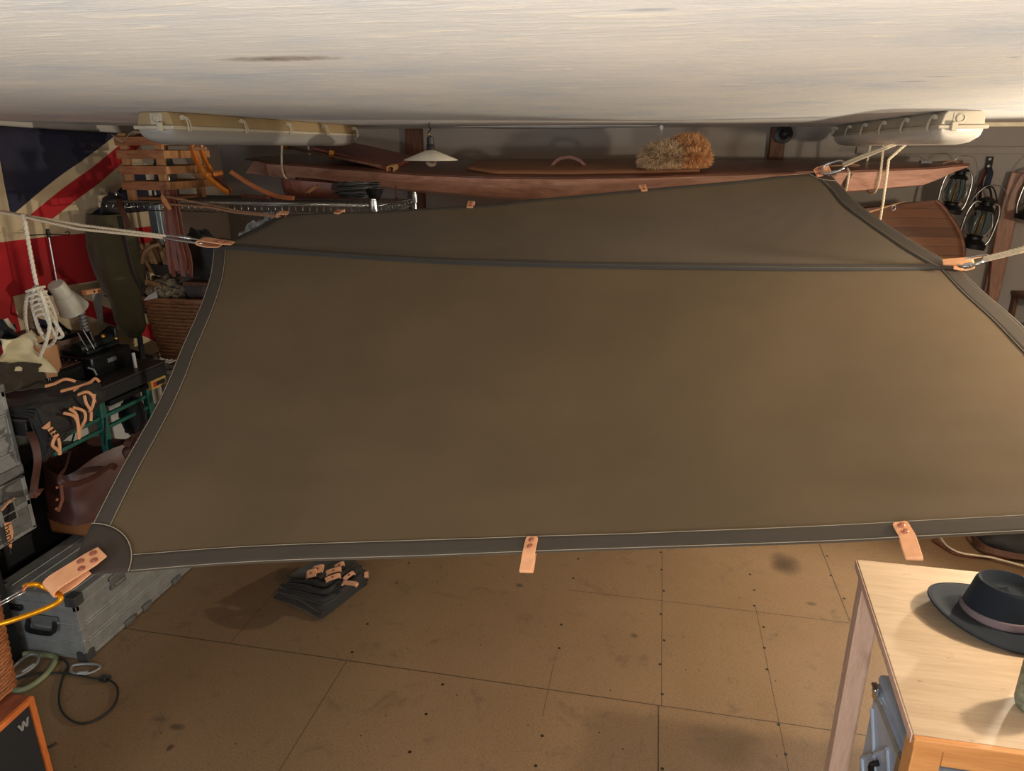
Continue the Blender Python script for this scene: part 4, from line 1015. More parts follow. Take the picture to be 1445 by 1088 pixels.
# ================================================================== the black work bench and what stands on it
BX, BZ = -2.5, 1.04; BY0, BY1 = 2.275, 3.165
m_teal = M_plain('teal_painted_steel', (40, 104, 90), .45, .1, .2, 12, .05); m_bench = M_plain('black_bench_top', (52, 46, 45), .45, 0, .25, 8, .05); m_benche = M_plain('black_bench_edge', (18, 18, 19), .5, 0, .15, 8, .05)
bn = thing('work_bench', 'black topped work bench with teal steel legs against the left wall under the flag', 'bench', (-2.75, 2.6, 0))
MB().bb((LEFT+.045, BY0, BZ-.012), (BX, BY1, BZ)).build('bench_top', m_bench, bn, 30, bevel=.002)
MB().bb((LEFT+.05, BY0+.002, BZ-.075), (BX-.003, BY1-.002, BZ-.0125)).build('bench_edge', m_benche, bn, 30, bevel=.004)
for yy in (2.735, 3.06):
    for xx in ((BX-.06, LEFT+.085) if yy > 3 else (BX-.06,)): MB().bb((xx-.018, yy-.018, 0), (xx+.018, yy+.018, BZ-.076)).build('leg', m_teal, bn, 30, bevel=.004)
for xx in (BX-.06,):
    MB().bb((xx-.009, 2.43, .864), (xx+.009, 3.06, .884)).build('rail', m_teal, bn, 30, bevel=.003)
    MB().bb((xx-.009, 2.43, .806), (xx+.009, 3.06, .824)).build('rail', m_teal, bn, 30, bevel=.003)
MB().bb((LEFT+.1, 2.76, .925), (BX-.02, 3.10, .95)).build('lower_tray', m_iron, bn, 30, bevel=.003)
for a_, b_ in ((2.42, 2.58), (2.58, 2.42)): MB().tube([(BX-.075, a_, .62), (BX-.075, b_, .86)], .004, 6).build('brace', m_iron, bn, 60)
# yellow chalk box hanging under the bench edge
ya, yb = at_x(213, 529, BX+.0), at_x(231, 524, BX)
yx = thing('yellow_box', 'small yellow box with red and black label fixed under the bench edge', 'box', (BX-.04, (ya.y+yb.y)/2, BZ-.11))
m_yel = M_plain('mustard_plastic', (196, 160, 84), .5, 0, .12, 20, .1)
y0_, y1_ = ya.y-.005, yb.y+.012
yz1, yz0 = BZ-.0765, BZ-.125
MB().bb((BX-.075, y0_, yz0), (BX-.002, y1_, yz1)).build('box_body', m_yel, yx, 30, bevel=.004)
MB().bb((BX-.003, y0_+.012, yz0+.012), (BX-.0005, y0_+.034, yz1-.01)).build('red_label', M_plain('red_label', (200, 30, 38), .5, 0, .05), yx, 30)
MB().bb((BX-.003, y0_+.035, yz0+.014), (BX-.0005, y1_-.014, yz1-.012)).build('black_label', m_black, yx, 30)
# typewriter like black machine
mc = at_x(150, 512, -2.62)
tw = thing('sewing_machine_base', 'black boxed machine with levers and chrome rods standing on the bench', 'machine', (-2.78, 2.80, BZ))
m_mach = M_plain('black_enamel', (22, 23, 24), .25, .1, .2, 20, .03); m_mach2 = M_plain('dark_green_black', (26, 34, 34), .35, .2, .2, 20, .05)
mx1 = -2.62
q0, q1 = at_x(131, 520, mx1).y, at_x(187, 505, mx1).y
MB().bb((-2.88, q0, BZ+.002), (mx1, q1, BZ+.105)).build('machine_case', m_mach, tw, 30, bevel=.006)
MB().bb((-2.88, q0-.22, BZ+.002), (mx1-.04, q0-.003, BZ+.085)).build('front_drawer', m_mach, tw, 30, bevel=.012)
MB().bb((-2.87, q0-.21, BZ+.086), (mx1-.05, q0-.01, BZ+.092)).build('wooden_plate', m_leather_d, tw, 30, bevel=.002)
MB().bb((mx1-.002, q0+.10, BZ+.055), (mx1+.002, q0+.16, BZ+.075)).build('name_plate', m_alu_d, tw, 30)
MB().tube([(mx1-.02, q0-.006, BZ+.06), (mx1+.004, q0+.0, BZ+.05), (mx1+.004, q0+.01, BZ+.02)], .005, 8).build('latch', m_alu, tw, 60)
MB().tube([(mx1-.10, q0+.03, BZ+.135), (mx1-.10, q0+.05, BZ+.135), (mx1-.10, q0+.24, BZ+.135)], [.032, .036, .036], 20).build('machine_head', m_mach2, tw, 40)
MB().bb((mx1-.20, q0+.04, BZ+.106), (mx1-.05, q0+.26, BZ+.125)).build('head_frame', m_mach2, tw, 30, bevel=.005)
MB().prism([(mx1-.06, q0+.25, BZ+.106), (mx1-.06, q0+.25, BZ+.19), (mx1-.10, q0+.25, BZ+.20), (mx1-.17, q0+.25, BZ+.15), (mx1-.17, q0+.25, BZ+.106)], (0, .02, 0)).build('end_plate', m_mach2, tw, 30, bevel=.004)
for kx, (a_, b_) in enumerate((((110, 470), (124, 495)), ((117, 465), (133, 492)), ((127, 468), (136, 490)))):
    MB().tube([at_x(*b_, mx1-.06), at_x(*a_, mx1-.10)], .0045, 8).build('chrome_rod', m_steel, tw, 60)
MB().prism([at_x(120, 494, mx1-.08), at_x(136, 492, mx1-.08), at_x(128, 467, mx1-.12), at_x(113, 470, mx1-.12)], V((-.008, 0, .0))).build('paper_plate', m_iron, tw, 30)
for (a_, b_) in ((145, 474), (163, 477)):
    p = at_x(a_, b_, mx1-.07); MB().lathe([(.010, -.008), (.012, 0), (.008, .008)], p, 14).build('knob', m_brass, tw, 50)
for i in range(6):
    p = V((mx1-.06-.035*i, q0-.03, BZ+.10)); MB().lathe([(.008, -.007), (.009, 0), (.006, .006)], p, 12).build('key', m_iron, tw, 50)
# pale stub standing at bench edge
wp = at_x(190, 510, -2.56)
tag(MB().lathe([(.008, 0), (.008, .075), (.006, .078)], (-2.56, wp.y, BZ+.001), 12).build('candle', m_white_pl, None, 40), 'short pale candle standing by the right side of the black machine', 'candle')
# desk lamp
LX = -2.80
dl = thing('desk_lamp', 'grey green metal desk lamp with tilted bell shade in front of the flag', 'lamp', tuple(at_x(118, 470, LX)))
m_lamp = M_plain('grey_green_enamel', (206, 206, 190), .4, 0, .05, 20, .03)
s_top, s_bot = at_x(77.5, 400, LX), at_x(105, 437, LX)
dd = (s_bot-s_top); Ls = dd.length; R_ = zto(dd)
rB = (at_x(90, 444, LX)-at_x(118, 427, LX)).length/2
MB().lathe([(.004, 0), (rB*.52, .004), (rB*.56, .012), (rB*.60, Ls*.42), (rB*.66, Ls*.44), (rB*.7, Ls*.47), (rB*.97, Ls*.93), (rB*1.03, Ls*.97), (rB*.99, Ls*.985), (rB*.62, Ls*.47), (rB*.55, Ls*.40), (.003, Ls*.3)], s_top, 36, R_).build('lamp_shade', m_lamp, dl, 40)
for i in range(3):
    a_ = .2+i*.5; o_ = R_ @ V((rB*.585*math.cos(a_-.9), rB*.585*math.sin(a_-.9), Ls*.22)); MB().box(s_top+o_, (.006, .006, Ls*.2), R_).build('vent_slot', m_black, dl, 30)
MB().tube([at_x(80, 396, LX-.01), at_x(69, 335, LX-.01), at_x(67.5, 326, LX-.01)], .0042, 8).build('rod', m_chrome, dl, 60)
MB().tube(smooth_path([at_x(42, 337, LX), at_x(40, 333, LX), at_x(45, 332, LX), at_x(67, 330.5, LX), at_x(85, 331, LX), at_x(97, 331, LX), at_x(97, 327, LX), at_x(92, 328, LX)], 5), .0026, 6).build('hook_bar', m_iron, dl, 180)
MB().lathe([(.008, -.02), (.01, 0), (.007, .02)], at_x(68, 329, LX-.01), 12).build('rod_cap', m_iron, dl, 50)
MB().tube([at_x(66, 417, LX-.05), at_x(76, 410, LX-.01)], .010, 8).build('bracket', m_iron, dl, 60)
MB().tube([at_x(66, 417, LX-.05), at_x(63, 440, LX-.05), at_x(100, 470, LX-.16)], .008, 8).build('arm', m_iron, dl, 60)
nk = MB(); P0, P1 = at_x(112, 432, LX+.02), at_x(121, 470, LX+.02)
for i in range(9): nk.lathe([(.010, -.007), (.019, -.003), (.019, .003), (.010, .007)], lerp(P0, P1, i/8), 16, zto(P1-P0))
nk.tube([P0, P1], .010, 10); nk.build('bellows_neck', M_plain('grey_rubber', (150, 152, 158), .4, .3, .1, 20, .02), dl, 60)
bz = MB().lathe([(.05, 0), (.05, .01), (.02, .02), (.014, .025)], (-2.945, P1.y-.02, BZ+.001), 20); bz.tube([(-2.945, P1.y-.02, BZ+.02), (-2.945, P1.y-.02, BZ+.15), P1+V((-.03, 0, .0)), P1], .010, 10); bz.build('lamp_base', m_iron, dl, 50)
# saw hung in front of the flag
sw = thing('hand_saw', 'hand saw with light wooden grip hanging left of the olive coat', 'saw', tuple(at_x(135, 420, -2.90)))
MB().prism([at_x(118, 410, -2.88), at_x(143, 406, -2.88), at_x(143, 413.5, -2.88), at_x(119, 417, -2.88)], V((-.02, 0, 0))).build('grip', m_leather, sw, 40, bevel=.004)
for q_ in ((133, 411.5), (139, 410.5)): MB().lathe([(.005, 0), (.005, .003)], at_x(*q_, -2.879), 10, Ry(PI/2)).build('rivet', m_iron, sw, 40)
MB().prism([at_x(129, 415, -2.89), at_x(143, 413, -2.89), at_x(147, 472, -2.89), at_x(144, 472, -2.89)], V((-.003, 0, 0))).build('blade', m_alu, sw, 30)
# rope hank hanging from the long guy rope
hk0 = at_y(34, 306.5, 2.545)
hn = thing('rope_hank', 'white rope hanging from the guy rope with a bundled hank at its end', 'rope', tuple(at_y(55, 400, 2.56)))
mb = MB(); rope_mb(mb, [hk0+V((0, 0, .012)), at_y(38, 330, 2.545), at_y(48, 385, 2.55), at_y(52, 403, 2.55)], .0085, .06); mb.build('rope_tail', m_rope_w, hn, 180)
loops = [[(50, 405), (38, 420), (36, 450), (42, 475), (58, 489), (74, 485), (80, 465), (76, 440), (64, 415), (53, 404)],
         [(50, 405), (45, 425), (50, 450), (57, 470), (66, 478), (70, 460), (66, 435), (58, 412), (51, 404)],
         [(52, 406), (60, 425), (72, 445), (86, 468), (88, 474), (80, 476), (72, 462), (62, 440), (54, 420)],
         [(48, 407), (46, 430), (52, 455), (60, 472)], [(56, 410), (64, 432), (70, 455), (66, 480), (58, 500), (54, 512)]]
for i, L_ in enumerate(loops):
    mb = MB(); rope_mb(mb, smooth_path([at_y(a_, b_, 2.54-.012*i+.008*math.sin(j*1.7)) for j, (a_, b_) in enumerate(L_)], 6), .0075, .055); mb.build('rope_loop', m_rope_w, hn, 180)
wr_ = MB()
for i in range(6):
    c_ = at_y(lerp(50, 63, i/5), lerp(408, 442, i/5), 2.525); rope_mb(wr_, oval(c_, V((.028, 0, .008)), V((0, .03, 0)), 20)+[c_+V((.028, 0, .008))], .006, .05)
wr_.build('rope_wrap', m_rope_w, hn, 180)
# pale wooden block, cloths, books on the bench's near part
wb = thing('leather_apron', 'tan stiff leather piece standing on the bench under the rope hank', 'leather', tuple(at_x(62, 540, -2.72)))
def apr(u, v): return at_x(lerp(42+6*v*0, 80+8*v, u)-6*v*(1-u)*0+v*6*(1-u), lerp(486, 536-6*u, v), -2.70+.03*math.sin(PI*u)+.02*v)
MB().grid(apr, 14, 14).build('leather_sheet', M_plain('tan_hide', (196, 146, 104), .65, 0, .12, 14, .15), wb, 60, solid=.008)
def clo(u, v):
    x = lerp(-2, 42, u)+v*lerp(0, 34, u); y = lerp(478, 522, v)+8*math.sin(u*3)*(1-v)+(-14*u*(1-v))+4*v*u
    p = at_x(x, y, -2.60); p.x += .05*noise.noise(V((u*3, v*3, 5)))+.02*math.sin(u*9+v*5); return p
tag(MB().grid(clo, 30, 30).build('cream_cloth', M_fabric('cream_cotton', (206, 196, 162), .9, 500, .1, .2, .1, .35), None, 180, solid=.006), 'crumpled cream cloth bag hanging over the near end of the bench', 'cloth')
def navy(u, v):
    p = at_x(lerp(-14, 22, u), lerp(446, 486, v)+12*u*(1-v), -2.66-.03*u); p.x += .03*noise.noise(V((u*3, v*4, 9))); return p
nv = thing('navy_jacket', 'navy jacket with pale collar at the left edge above the cream cloth', 'jacket', tuple(at_x(0, 480, -2.7)))
MB().grid(navy, 16, 16).build('jacket_cloth', M_fabric('navy_wool', (28, 32, 44), .95, 500), nv, 180, solid=.012)
MB().prism([at_x(6, 451, -2.645), at_x(11, 449, -2.645), at_x(22, 464, -2.645), at_x(23, 468, -2.645), at_x(12, 460, -2.645)], V((-.006, 0, 0))).build('pale_collar', M_fabric('grey_lining', (170, 164, 148), .9), nv, 60)
def darkbag(u, v):
    p = at_x(lerp(-6, 62, u), lerp(512, 556-10*u, v), -2.56-.05*u); p.x += .02*noise.noise(V((u*4, v*4, 3))); return p
tag(MB().grid(darkbag, 18, 14).build('dark_canvas_bag', M_fabric('dark_brown_canvas', (58, 50, 40), .9, 500), None, 180, solid=.02), 'dark brown canvas bag under the cream cloth on the bench', 'bag')
bk = thing('book', 'old brown book with pale page edges lying under the rope hank', 'book', tuple(at_x(45, 482, -2.78)))
p0, p1 = at_x(30, 484, -2.78), at_x(72, 470, -2.78)
MB().bb((-2.9, p0.y, p0.z-.018), (-2.76, p1.y, p0.z+.014)).build('pages', M_plain('page_edges', (196, 160, 120), .8), bk, 30)
MB().bb((-2.905, p0.y-.006, p0.z+.0145), (-2.755, p1.y+.006, p0.z+.020)).build('cover', m_leather_d, bk, 30)
pbx = thing('pale_box', 'pale cardboard box on the bench behind the desk lamp neck', 'box', tuple(at_x(105, 478, -2.92)))
pa, pb_ = at_x(88, 482, -2.90), at_x(122, 470, -2.90)
MB().bb((-2.99, pa.y, BZ+.002), (-2.90, pb_.y, pb_.z)).build('carton', M_plain('pink_card', (190, 160, 140), .8), pbx, 30, bevel=.002)
MB().bb((-2.995, pa.y-.004, pb_.z+.0005), (-2.895, pb_.y+.004, pb_.z+.014)).build('carton_lid', m_iron, pbx, 30, bevel=.002)

# black waxed canvas bundle with leather ties hanging over the bench front
cbn = thing('canvas_bundle', 'folded black waxed canvas with leather ties draped over the bench front', 'canvas', tuple(at_x(90, 570, -2.46)))
def fold(i, n):
    def fn(u, v):
        # v runs from bench top over the edge and down
        y = lerp(2.285, at_x(128, 552, -2.46).y+.01*i, u)
        base = BZ+.008+.010*i
        if v < .45: x = lerp(-2.86, BX+.005+.008*i, v/.45); z = base+.012*noise.noise(V((u*5, v*5, i)))
        else:
            q = (v-.45)/.55; x = BX+.012+.011*i+.02*math.sin(q*2); z = base-q*(.19-.012*i)*(1-.45*u)-.01*math.sin(u*9+i)
        return V((x+.008*noise.noise(V((u*7, v*6, i+3))), y, z))
    return fn
for i in range(5): MB().grid(fold(i, 5), 30, 20).build('canvas_fold', m_canvas_blk, cbn, 180, solid=.007)
def ptie(nm, pts, xw_, r=.005):
    MB().strip(smooth_path([at_x(a_, b_, xw_) for a_, b_ in pts], 5), .012, .005, (.2, .8, .5)).build(nm, m_leather, cbn, 60)
XF = -2.395
ptie('leather_tie', [(64, 545), (78, 541), (92, 535), (106, 538)], -2.485); ptie('leather_tie', [(86, 552), (105, 547), (124, 541), (134, 534), (140, 539)], -2.46); ptie('leather_tie', [(104, 552), (122, 545), (133, 536)], -2.455)
ptie('leather_tie', [(110, 557), (122, 553), (130, 558), (134, 568)], XF); ptie('leather_tie', [(119, 558), (122, 570), (128, 580), (128, 594)], XF); ptie('leather_tie', [(133, 556), (131, 572), (126, 582)], XF)
ptie('leather_tie', [(90, 583), (104, 587), (110, 598), (113, 618)], XF); ptie('leather_tie', [(103, 575), (118, 580), (120, 592), (113, 606)], XF); ptie('leather_tie', [(98, 577), (108, 586), (111, 612), (111, 620)], XF)
ptie('leather_tie', [(77, 618), (74, 628), (80, 634), (86, 640)], XF); ptie('leather_tie', [(82, 618), (84, 628), (84, 642)], XF)
tb_ = MB().prism([at_x(66, 606, XF), at_x(73, 602, XF), at_x(83, 614, XF), at_x(77, 620, XF)], V((.004, 0, 0))).build('leather_tab', m_leather, cbn, 30, bevel=.001)
for q_ in ((71.5, 609), (75, 606.5), (75, 613), (79, 611)): MB().lathe([(.006, 0), (.006, .002)], at_x(*q_, XF+.004), 10, Ry(PI/2)).build('rivet', m_iron, tb_, 40)
MB().prism([at_x(58, 604, XF), at_x(70, 594, XF), at_x(70, 603, XF), at_x(63, 606, XF)], V((.004, 0, 0))).build('leather_flap', m_leather, cbn, 30, bevel=.001)
# pale bin and sheet under the bench
tk = thing('dark_gap_box', 'added black box darkening the gap under the near end of the bench', 'chest', (-2.9, 2.45, 0))  # added box that keeps the gap below the bench black
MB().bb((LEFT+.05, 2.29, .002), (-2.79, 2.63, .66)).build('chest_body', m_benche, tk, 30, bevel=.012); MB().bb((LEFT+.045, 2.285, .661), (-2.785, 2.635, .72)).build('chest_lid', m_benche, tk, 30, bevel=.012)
ub = thing('white_bin', 'tall white plastic bin under the teal legged bench', 'bin', (-2.8, 2.75, 0))
MB().bb((LEFT+.115, 2.70, .002), (-2.79, 3.195, .88)).build('bin_body', m_white_pl, ub, 30, bevel=.02)
MB().bb((LEFT+.11, 2.69, .88), (-2.785, 3.20, .905)).build('bin_lid', m_white_pl, ub, 30, bevel=.008)
tag(MB().blob(at_x(188, 586, -2.60), (.06, .07, .10), .3, 3, 31, 24, 14).build('dark_jacket', M_fabric('blue_black_cloth', (34, 36, 42), .9), None, 180), 'blue black cloth bundle hanging under the right end of the bench', 'cloth')
cd = MB(); P = [at_x(148, 590+i*1.4, -2.53)+V((.003*math.sin(i*2.2), .003*math.cos(i*2.2), 0)) for i in range(28)]
tag(cd.tube(P, .004, 6).build('bead_chain', m_iron, None, 180), 'thin dark bead chain hanging down beside the teal bench leg', 'chain')
bb_ = thing('brown_satchel', 'worn brown leather satchel between the bench and the tarpaulin edge', 'bag', tuple(at_x(182, 640, -2.40)))
MB().blob(at_x(190, 634, -2.42), (.05, .075, .06), .25, 2, 33, 26, 16).build('satchel_body', m_leather_d, bb_, 180)
MB().strip(smooth_path([at_x(178, 630, -2.37), at_x(184, 618, -2.37), at_x(197, 610, -2.38)], 5), .03, .005, (.4, .6, .3)).build('satchel_flap', m_leather_d, bb_, 60)
# ================================================================== aluminium cases on the left
def alu_case(name, label, lo, hi, rib_axis, lid_h, mat, group=None, ribs=6, ball=True):
    lo, hi = V(lo), V(hi); t = thing(name, label, 'case', ((lo.x+hi.x)/2, (lo.y+hi.y)/2, lo.z), group)
    zl = hi.z-lid_h
    def shell(nm, z0, z1, rib_at):
        MBb = MB().bb((lo.x+.004, lo.y+.004, z0), (hi.x-.004, hi.y-.004, z1))
        o = MBb.build(nm, mat, t, 30, bevel=.004)
        rm = MB()
        for z in rib_at:
            rm.tube([(hi.x-.0035, lo.y+.03, z), (hi.x-.0035, hi.y-.03, z)], .004, 6); rm.tube([(lo.x+.03, lo.y+.0035, z), (hi.x-.03, lo.y+.0035, z)], .004, 6)
        if rib_at: rm.build('pressed_ribs', mat, o, 60)
        return o
    H = zl-lo.z
    shell('case_body', lo.z, zl-.001, [lo.z+H*q for q in (.30, .36, .62, .68)])
    lid = shell('lid', zl+.001, hi.z, [])
    tr = MB()
    n = max(2, ribs)
    for i in range(n):
        x = lerp(lo.x+.07, hi.x-.05, i/(n-1)); tr.tube([(x, lo.y+.03, hi.z-.001), (x, hi.y-.03, hi.z-.001)], .004, 6)
    tr.build('pressed_ribs', mat, lid, 60)
    # edge angles
    for nm, z in (('edge_frame', zl), ('edge_frame', hi.z-.002), ('edge_frame', lo.z+.012)):
        w = .011 if z == zl else .008
        e = MB(); e.bb((lo.x, lo.y-.001, z-w), (hi.x, lo.y+.004, z+w*(z != hi.z-.002))); e.bb((hi.x-.004, lo.y, z-w), (hi.x+.001, hi.y, z+w*(z != hi.z-.002))); e.bb((lo.x, hi.y-.004, z-w), (hi.x, hi.y+.001, z+w*(z != hi.z-.002))); e.bb((lo.x-.001, lo.y, z-w), (lo.x+.004, hi.y, z+w*(z != hi.z-.002)))
        e.build(nm, m_alu, t, 30, bevel=.0015)
    for x in (lo.x, hi.x):
        for y in (lo.y, hi.y): MB().bb((x-.016 if x == hi.x else x-.001, y-.001 if y == lo.y else y-.016, lo.z+.01), (x+.001 if x == hi.x else x+.016, y+.016 if y == lo.y else y+.001, hi.z-.004)).build('corner_strip', m_alu, t, 30, bevel=.001)
    if ball:
        for x in (lo.x, hi.x):
            for y in (lo.y, hi.y):
                for z in (lo.z, hi.z):
                    sx, sy, sz = (1 if x == lo.x else -1), (1 if y == lo.y else -1), (1 if z == lo.z else -1)
                    c = V((x+sx*.018, y+sy*.018, z+sz*.018)); b = MB().box(c, (.05, .05, .046))
                    for q in ((0, .02), (.02, 0)): b.lathe([(.004, 0), (.004, .003)], c+V((-sx*.0245*(q[0] == 0), -sy*.0245*(q[1] == 0), 0))+V((0, 0, 0)), 8, zto(V((-sx*(q[0] == 0), -sy*(q[1] == 0), 0))))
                    b.build('corner_guard', m_guard, t, 30, bevel=.012, seg=3)
    rv = MB(); ny = int((hi.y-lo.y)/.11)
    for i in range(ny+1):
        y = lerp(lo.y+.05, hi.y-.05, i/max(1, ny))
        for z in (lo.z+.012, zl): rv.lathe([(.0035, 0), (.0035, .0015), (.001, .003)], (hi.x+.001, y, z), 8, Ry(PI/2))
    for i in range(5): rv.lathe([(.0035, 0), (.0035, .0015), (.001, .003)], (hi.x-.008, lo.y-.001, lerp(lo.z+.04, hi.z-.04, i/4)), 8, Rx(PI/2)); rv.lathe([(.0035, 0), (.0035, .0015), (.001, .003)], (hi.x+.001, lo.y+.008, lerp(lo.z+.04, hi.z-.04, i/4)), 8, Ry(PI/2))
    ro = rv.build('rivet_row', m_steel, t, 60); ro['kind'] = 'stuff'
    return t, zl
m_guard = M_plain('grey_corner_guard', (84, 84, 82), .45, .5, .15, 20, .05)
def carry_handle(t, c, nrm, side, mat=None):
    c, nrm, side = V(c), V(nrm), V(side); up = V((0, 0, 1))
    MB().box(c+nrm*.002+up*.012, [abs(q) for q in (side*.15+nrm*.004+up*.05)]).build('handle_plate', m_alu_d, t, 30, bevel=.002)
    h = MB().strip(smooth_path([c-side*.065+nrm*.006+up*.012, c-side*.066+nrm*.02-up*.012, c-side*.05+nrm*.026-up*.03, c+side*.05+nrm*.026-up*.03, c+side*.066+nrm*.02-up*.012, c+side*.065+nrm*.006+up*.012], 5), .018, .012, nrm)
    h.build('handle', m_black, t, 60)
    for s in (-1, 1): MB().tube([c+side*s*.065+nrm*.003+up*.012-side*.012, c+side*s*.065+nrm*.003+up*.012+side*.012], .008, 10).build('handle_hinge', m_steel, t, 40)
LC, zl = alu_case('flight_case', 'long scuffed aluminium flight case on the floor under the front left corner of the tarpaulin', (-2.70, 2.12, .001), (-2.295, 2.97, .315), 'y', .055, m_alu)
carry_handle(LC, (-2.47, 2.117, .175), (0, -1, 0), (1, 0, 0))
MB().bb((-2.64, 2.105, .225), (-2.56, 2.119, .25)).build('slot_plate', m_black, LC, 30, bevel=.003)
for y in (2.36, 2.74):
    la = MB().bb((-2.294, y-.045, zl-.035), (-2.287, y+.045, zl+.03)); la.tube([(-2.284, y-.03, zl-.015), (-2.284, y+.03, zl-.015)], .006, 8); la.build('latch', m_alu_d, LC, 30, bevel=.002)
for y in (2.38, 2.5, 2.72):
    MB().bb((-2.294, y-.03, .003), (-2.285, y+.03, .03)).build('hinge', m_alu_d, LC, 30, bevel=.002)
MB().lathe([(.008, 0), (.008, .004)], (-2.292, 2.42, .02), 10, Ry(PI/2)).build('rust_bolt', m_red_leather, LC, 40)
hb = MB().tube(smooth_path([(-2.60, 2.62, .322), (-2.60, 2.66, .345), (-2.60, 2.76, .345), (-2.60, 2.80, .322)], 4), .006, 8); hb.build('lid_handle', m_alu_d, LC, 60)
SXF = -2.555; SY1_ = 2.262
sup = thing('black_crate', 'black crate under the stack of aluminium cases at the left edge', 'crate', (-2.78, 1.75, 0))
MB().bb((-2.99, 1.45, .002), (SXF-.03, 2.09, .50)).build('crate_body', m_black, sup, 30, bevel=.012); MB().bb((-3.0, 1.44, .50), (SXF-.02, 2.10, .537)).build('crate_rim', m_iron, sup, 30, bevel=.006)
A1, z1 = alu_case('aluminium_case', 'lowest of the three stacked aluminium cases at the left edge with latch and leather tag', (-3.0, 1.50, .539), (SXF, SY1_, .795), 'y', .125, m_alu_d, 'aluminium cases stacked at the left edge', 4, False)
A2, z2 = alu_case('aluminium_case', 'middle and tallest of the three stacked aluminium cases at the left edge', (-3.0, 1.50, .797), (SXF, SY1_, 1.205), 'y', .05, m_alu, 'aluminium cases stacked at the left edge', 4, False)
A3, z3 = alu_case('aluminium_case', 'topmost of the three stacked aluminium cases at the left edge beside the cream cloth', (-3.0, 1.46, 1.207), (SXF-.015, SY1_-.01, 1.46), 'y', .06, m_alu, 'aluminium cases stacked at the left edge', 4, False)
# heavier band with rivets at the foot of the middle case, side ribs
for q in (.905, .98, 1.07): MB().tube([(SXF-.002, 1.53, q), (SXF-.002, SY1_-.01, q)], .006, 8).build('side_rib', m_alu, A2, 60)
MB().bb((SXF-.004, 1.5, .80), (SXF+.004, SY1_+.004, .845)).build('foot_band', m_alu_d, A2, 30, bevel=.004)
MB().bb((SXF-.004, 1.5, 1.165), (SXF+.006, SY1_+.004, 1.2)).build('head_band', m_alu_d, A2, 30, bevel=.004)
la_y = at_x(12, 725, SXF).y; la_z = at_x(12, 722, SXF).z
lt = MB().bb((SXF, la_y-.05, la_z-.045), (SXF+.012, la_y+.03, la_z+.045)); lo_ = lt.build('latch', m_alu, A1, 30, bevel=.004)
MB().bb((SXF+.0121, la_y-.035, la_z+.0), (SXF+.014, la_y+.02, la_z+.036)).build('latch_recess', m_black, lo_, 30); MB().bb((SXF+.0121, la_y-.035, la_z-.036), (SXF+.014, la_y+.02, la_z-.006)).build('latch_recess', m_black, lo_, 30)
MB().strip([(SXF+.012, la_y-.04, la_z+.03), (SXF+.02, la_y-.01, la_z+.052), (SXF+.012, la_y+.02, la_z+.05)], .03, .004, (1, 0, .4)).build('leather_pull', m_leather, lo_, 60)
# hanging leather tag with burnt lettering
tg_ = thing('leather_tag', 'tapered tan leather tag with dark lettering hanging from the latch of the lowest aluminium case', 'tag', (SXF+.018, la_y, la_z-.1))
XT = SXF+.017
MB().prism([at_x(5, 738, XT), at_x(15, 736, XT), at_x(18.5, 751, XT), at_x(15.5, 774, XT), at_x(12, 771, XT)], V((.003, 0, 0))).build('tag_leather', m_leather, tg_, 30, bevel=.0008)
MB().tube([at_x(13.5, 772, XT+.002), at_x(15.5, 782, XT+.002)], .002, 6).build('tag_tip', m_leather_d, tg_, 60)
pc_ = at_x(12.2, 755, XT+.0036); dz_ = (at_x(14.6, 766, XT)-at_x(9.5, 744, XT)).normalized()
xa_ = dz_; za_ = V((1, 0, 0)); ya_ = za_.cross(xa_).normalized()
Mt = Matrix(((xa_.x, ya_.x, za_.x, pc_.x), (xa_.y, ya_.y, za_.y, pc_.y), (xa_.z, ya_.z, za_.z, pc_.z), (0, 0, 0, 1)))
text_obj('lettering', 'hank', .05, Mt, M_plain('burnt_ink', (44, 26, 18), .8), tg_)
# leather holdall on a tan box
hx = thing('tan_box', 'tan leather covered box under the dark brown holdall', 'box', (-2.4, 2.75, .317))
b0 = at_z(52, 752, .33)
MB().bb((-2.78, 2.52, .34), (-2.47, 2.97, .46)).build('box_body', M_plain('tan_case_leather', (150, 96, 58), .5, 0, .15, 14, .1), hx, 30, bevel=.02)
bag = thing('leather_holdall', 'dark brown leather holdall with two looped handles behind the flight case', 'bag', tuple(at_z(105, 735, .47)))
bc = at_y(108, 695, 2.66)
def hold(u, v):
    a = 2*PI*u; px_ = lerp(43, 172, .5); z0 = .464; zt = .765
    k_ = 1+.05*noise.noise(V((math.cos(a)*2, math.sin(a)*2, v*3)))
    ex = .235; ey = .15; t_ = v
    taper = (1-.12*t_)*(1-.10*(max(0, t_-.6)/.4)**2); taper_x = 1-.10*t_
    x = HC.x+ex*taper_x*math.copysign(abs(math.cos(a))**.5, math.cos(a))*k_; y = HC.y+ey*taper*math.copysign(abs(math.sin(a))**.6, math.sin(a))*k_
    return V((x*1.0, y, lerp(z0, zt-.05*abs(math.cos(a)), v)-.02*math.sin(a*2)*v))
HC = V((-2.36-.20, 2.66, 0))
HR = Rz(math.radians(72))
def hold2(u, v):
    p = hold(u, v)-HC; q = HR @ V((p.x, p.y, 0)); return V((HC.x+q.x, HC.y+q.y, p.z+HC.z*0))
hm = MB().grid(hold2, 44, 20); hm.build('bag_body', m_leather_d, bag, 180)
XH = -2.40
MB().strip(smooth_path([at_x(46, 703, XH), at_x(49, 680, XH), at_x(53, 650, XH+.02), at_x(48, 622, XH), at_x(42, 610, XH-.04)], 6), .028, .006, (.3, .9, .1)).build('bag_handle', m_leather_d, bag, 60)
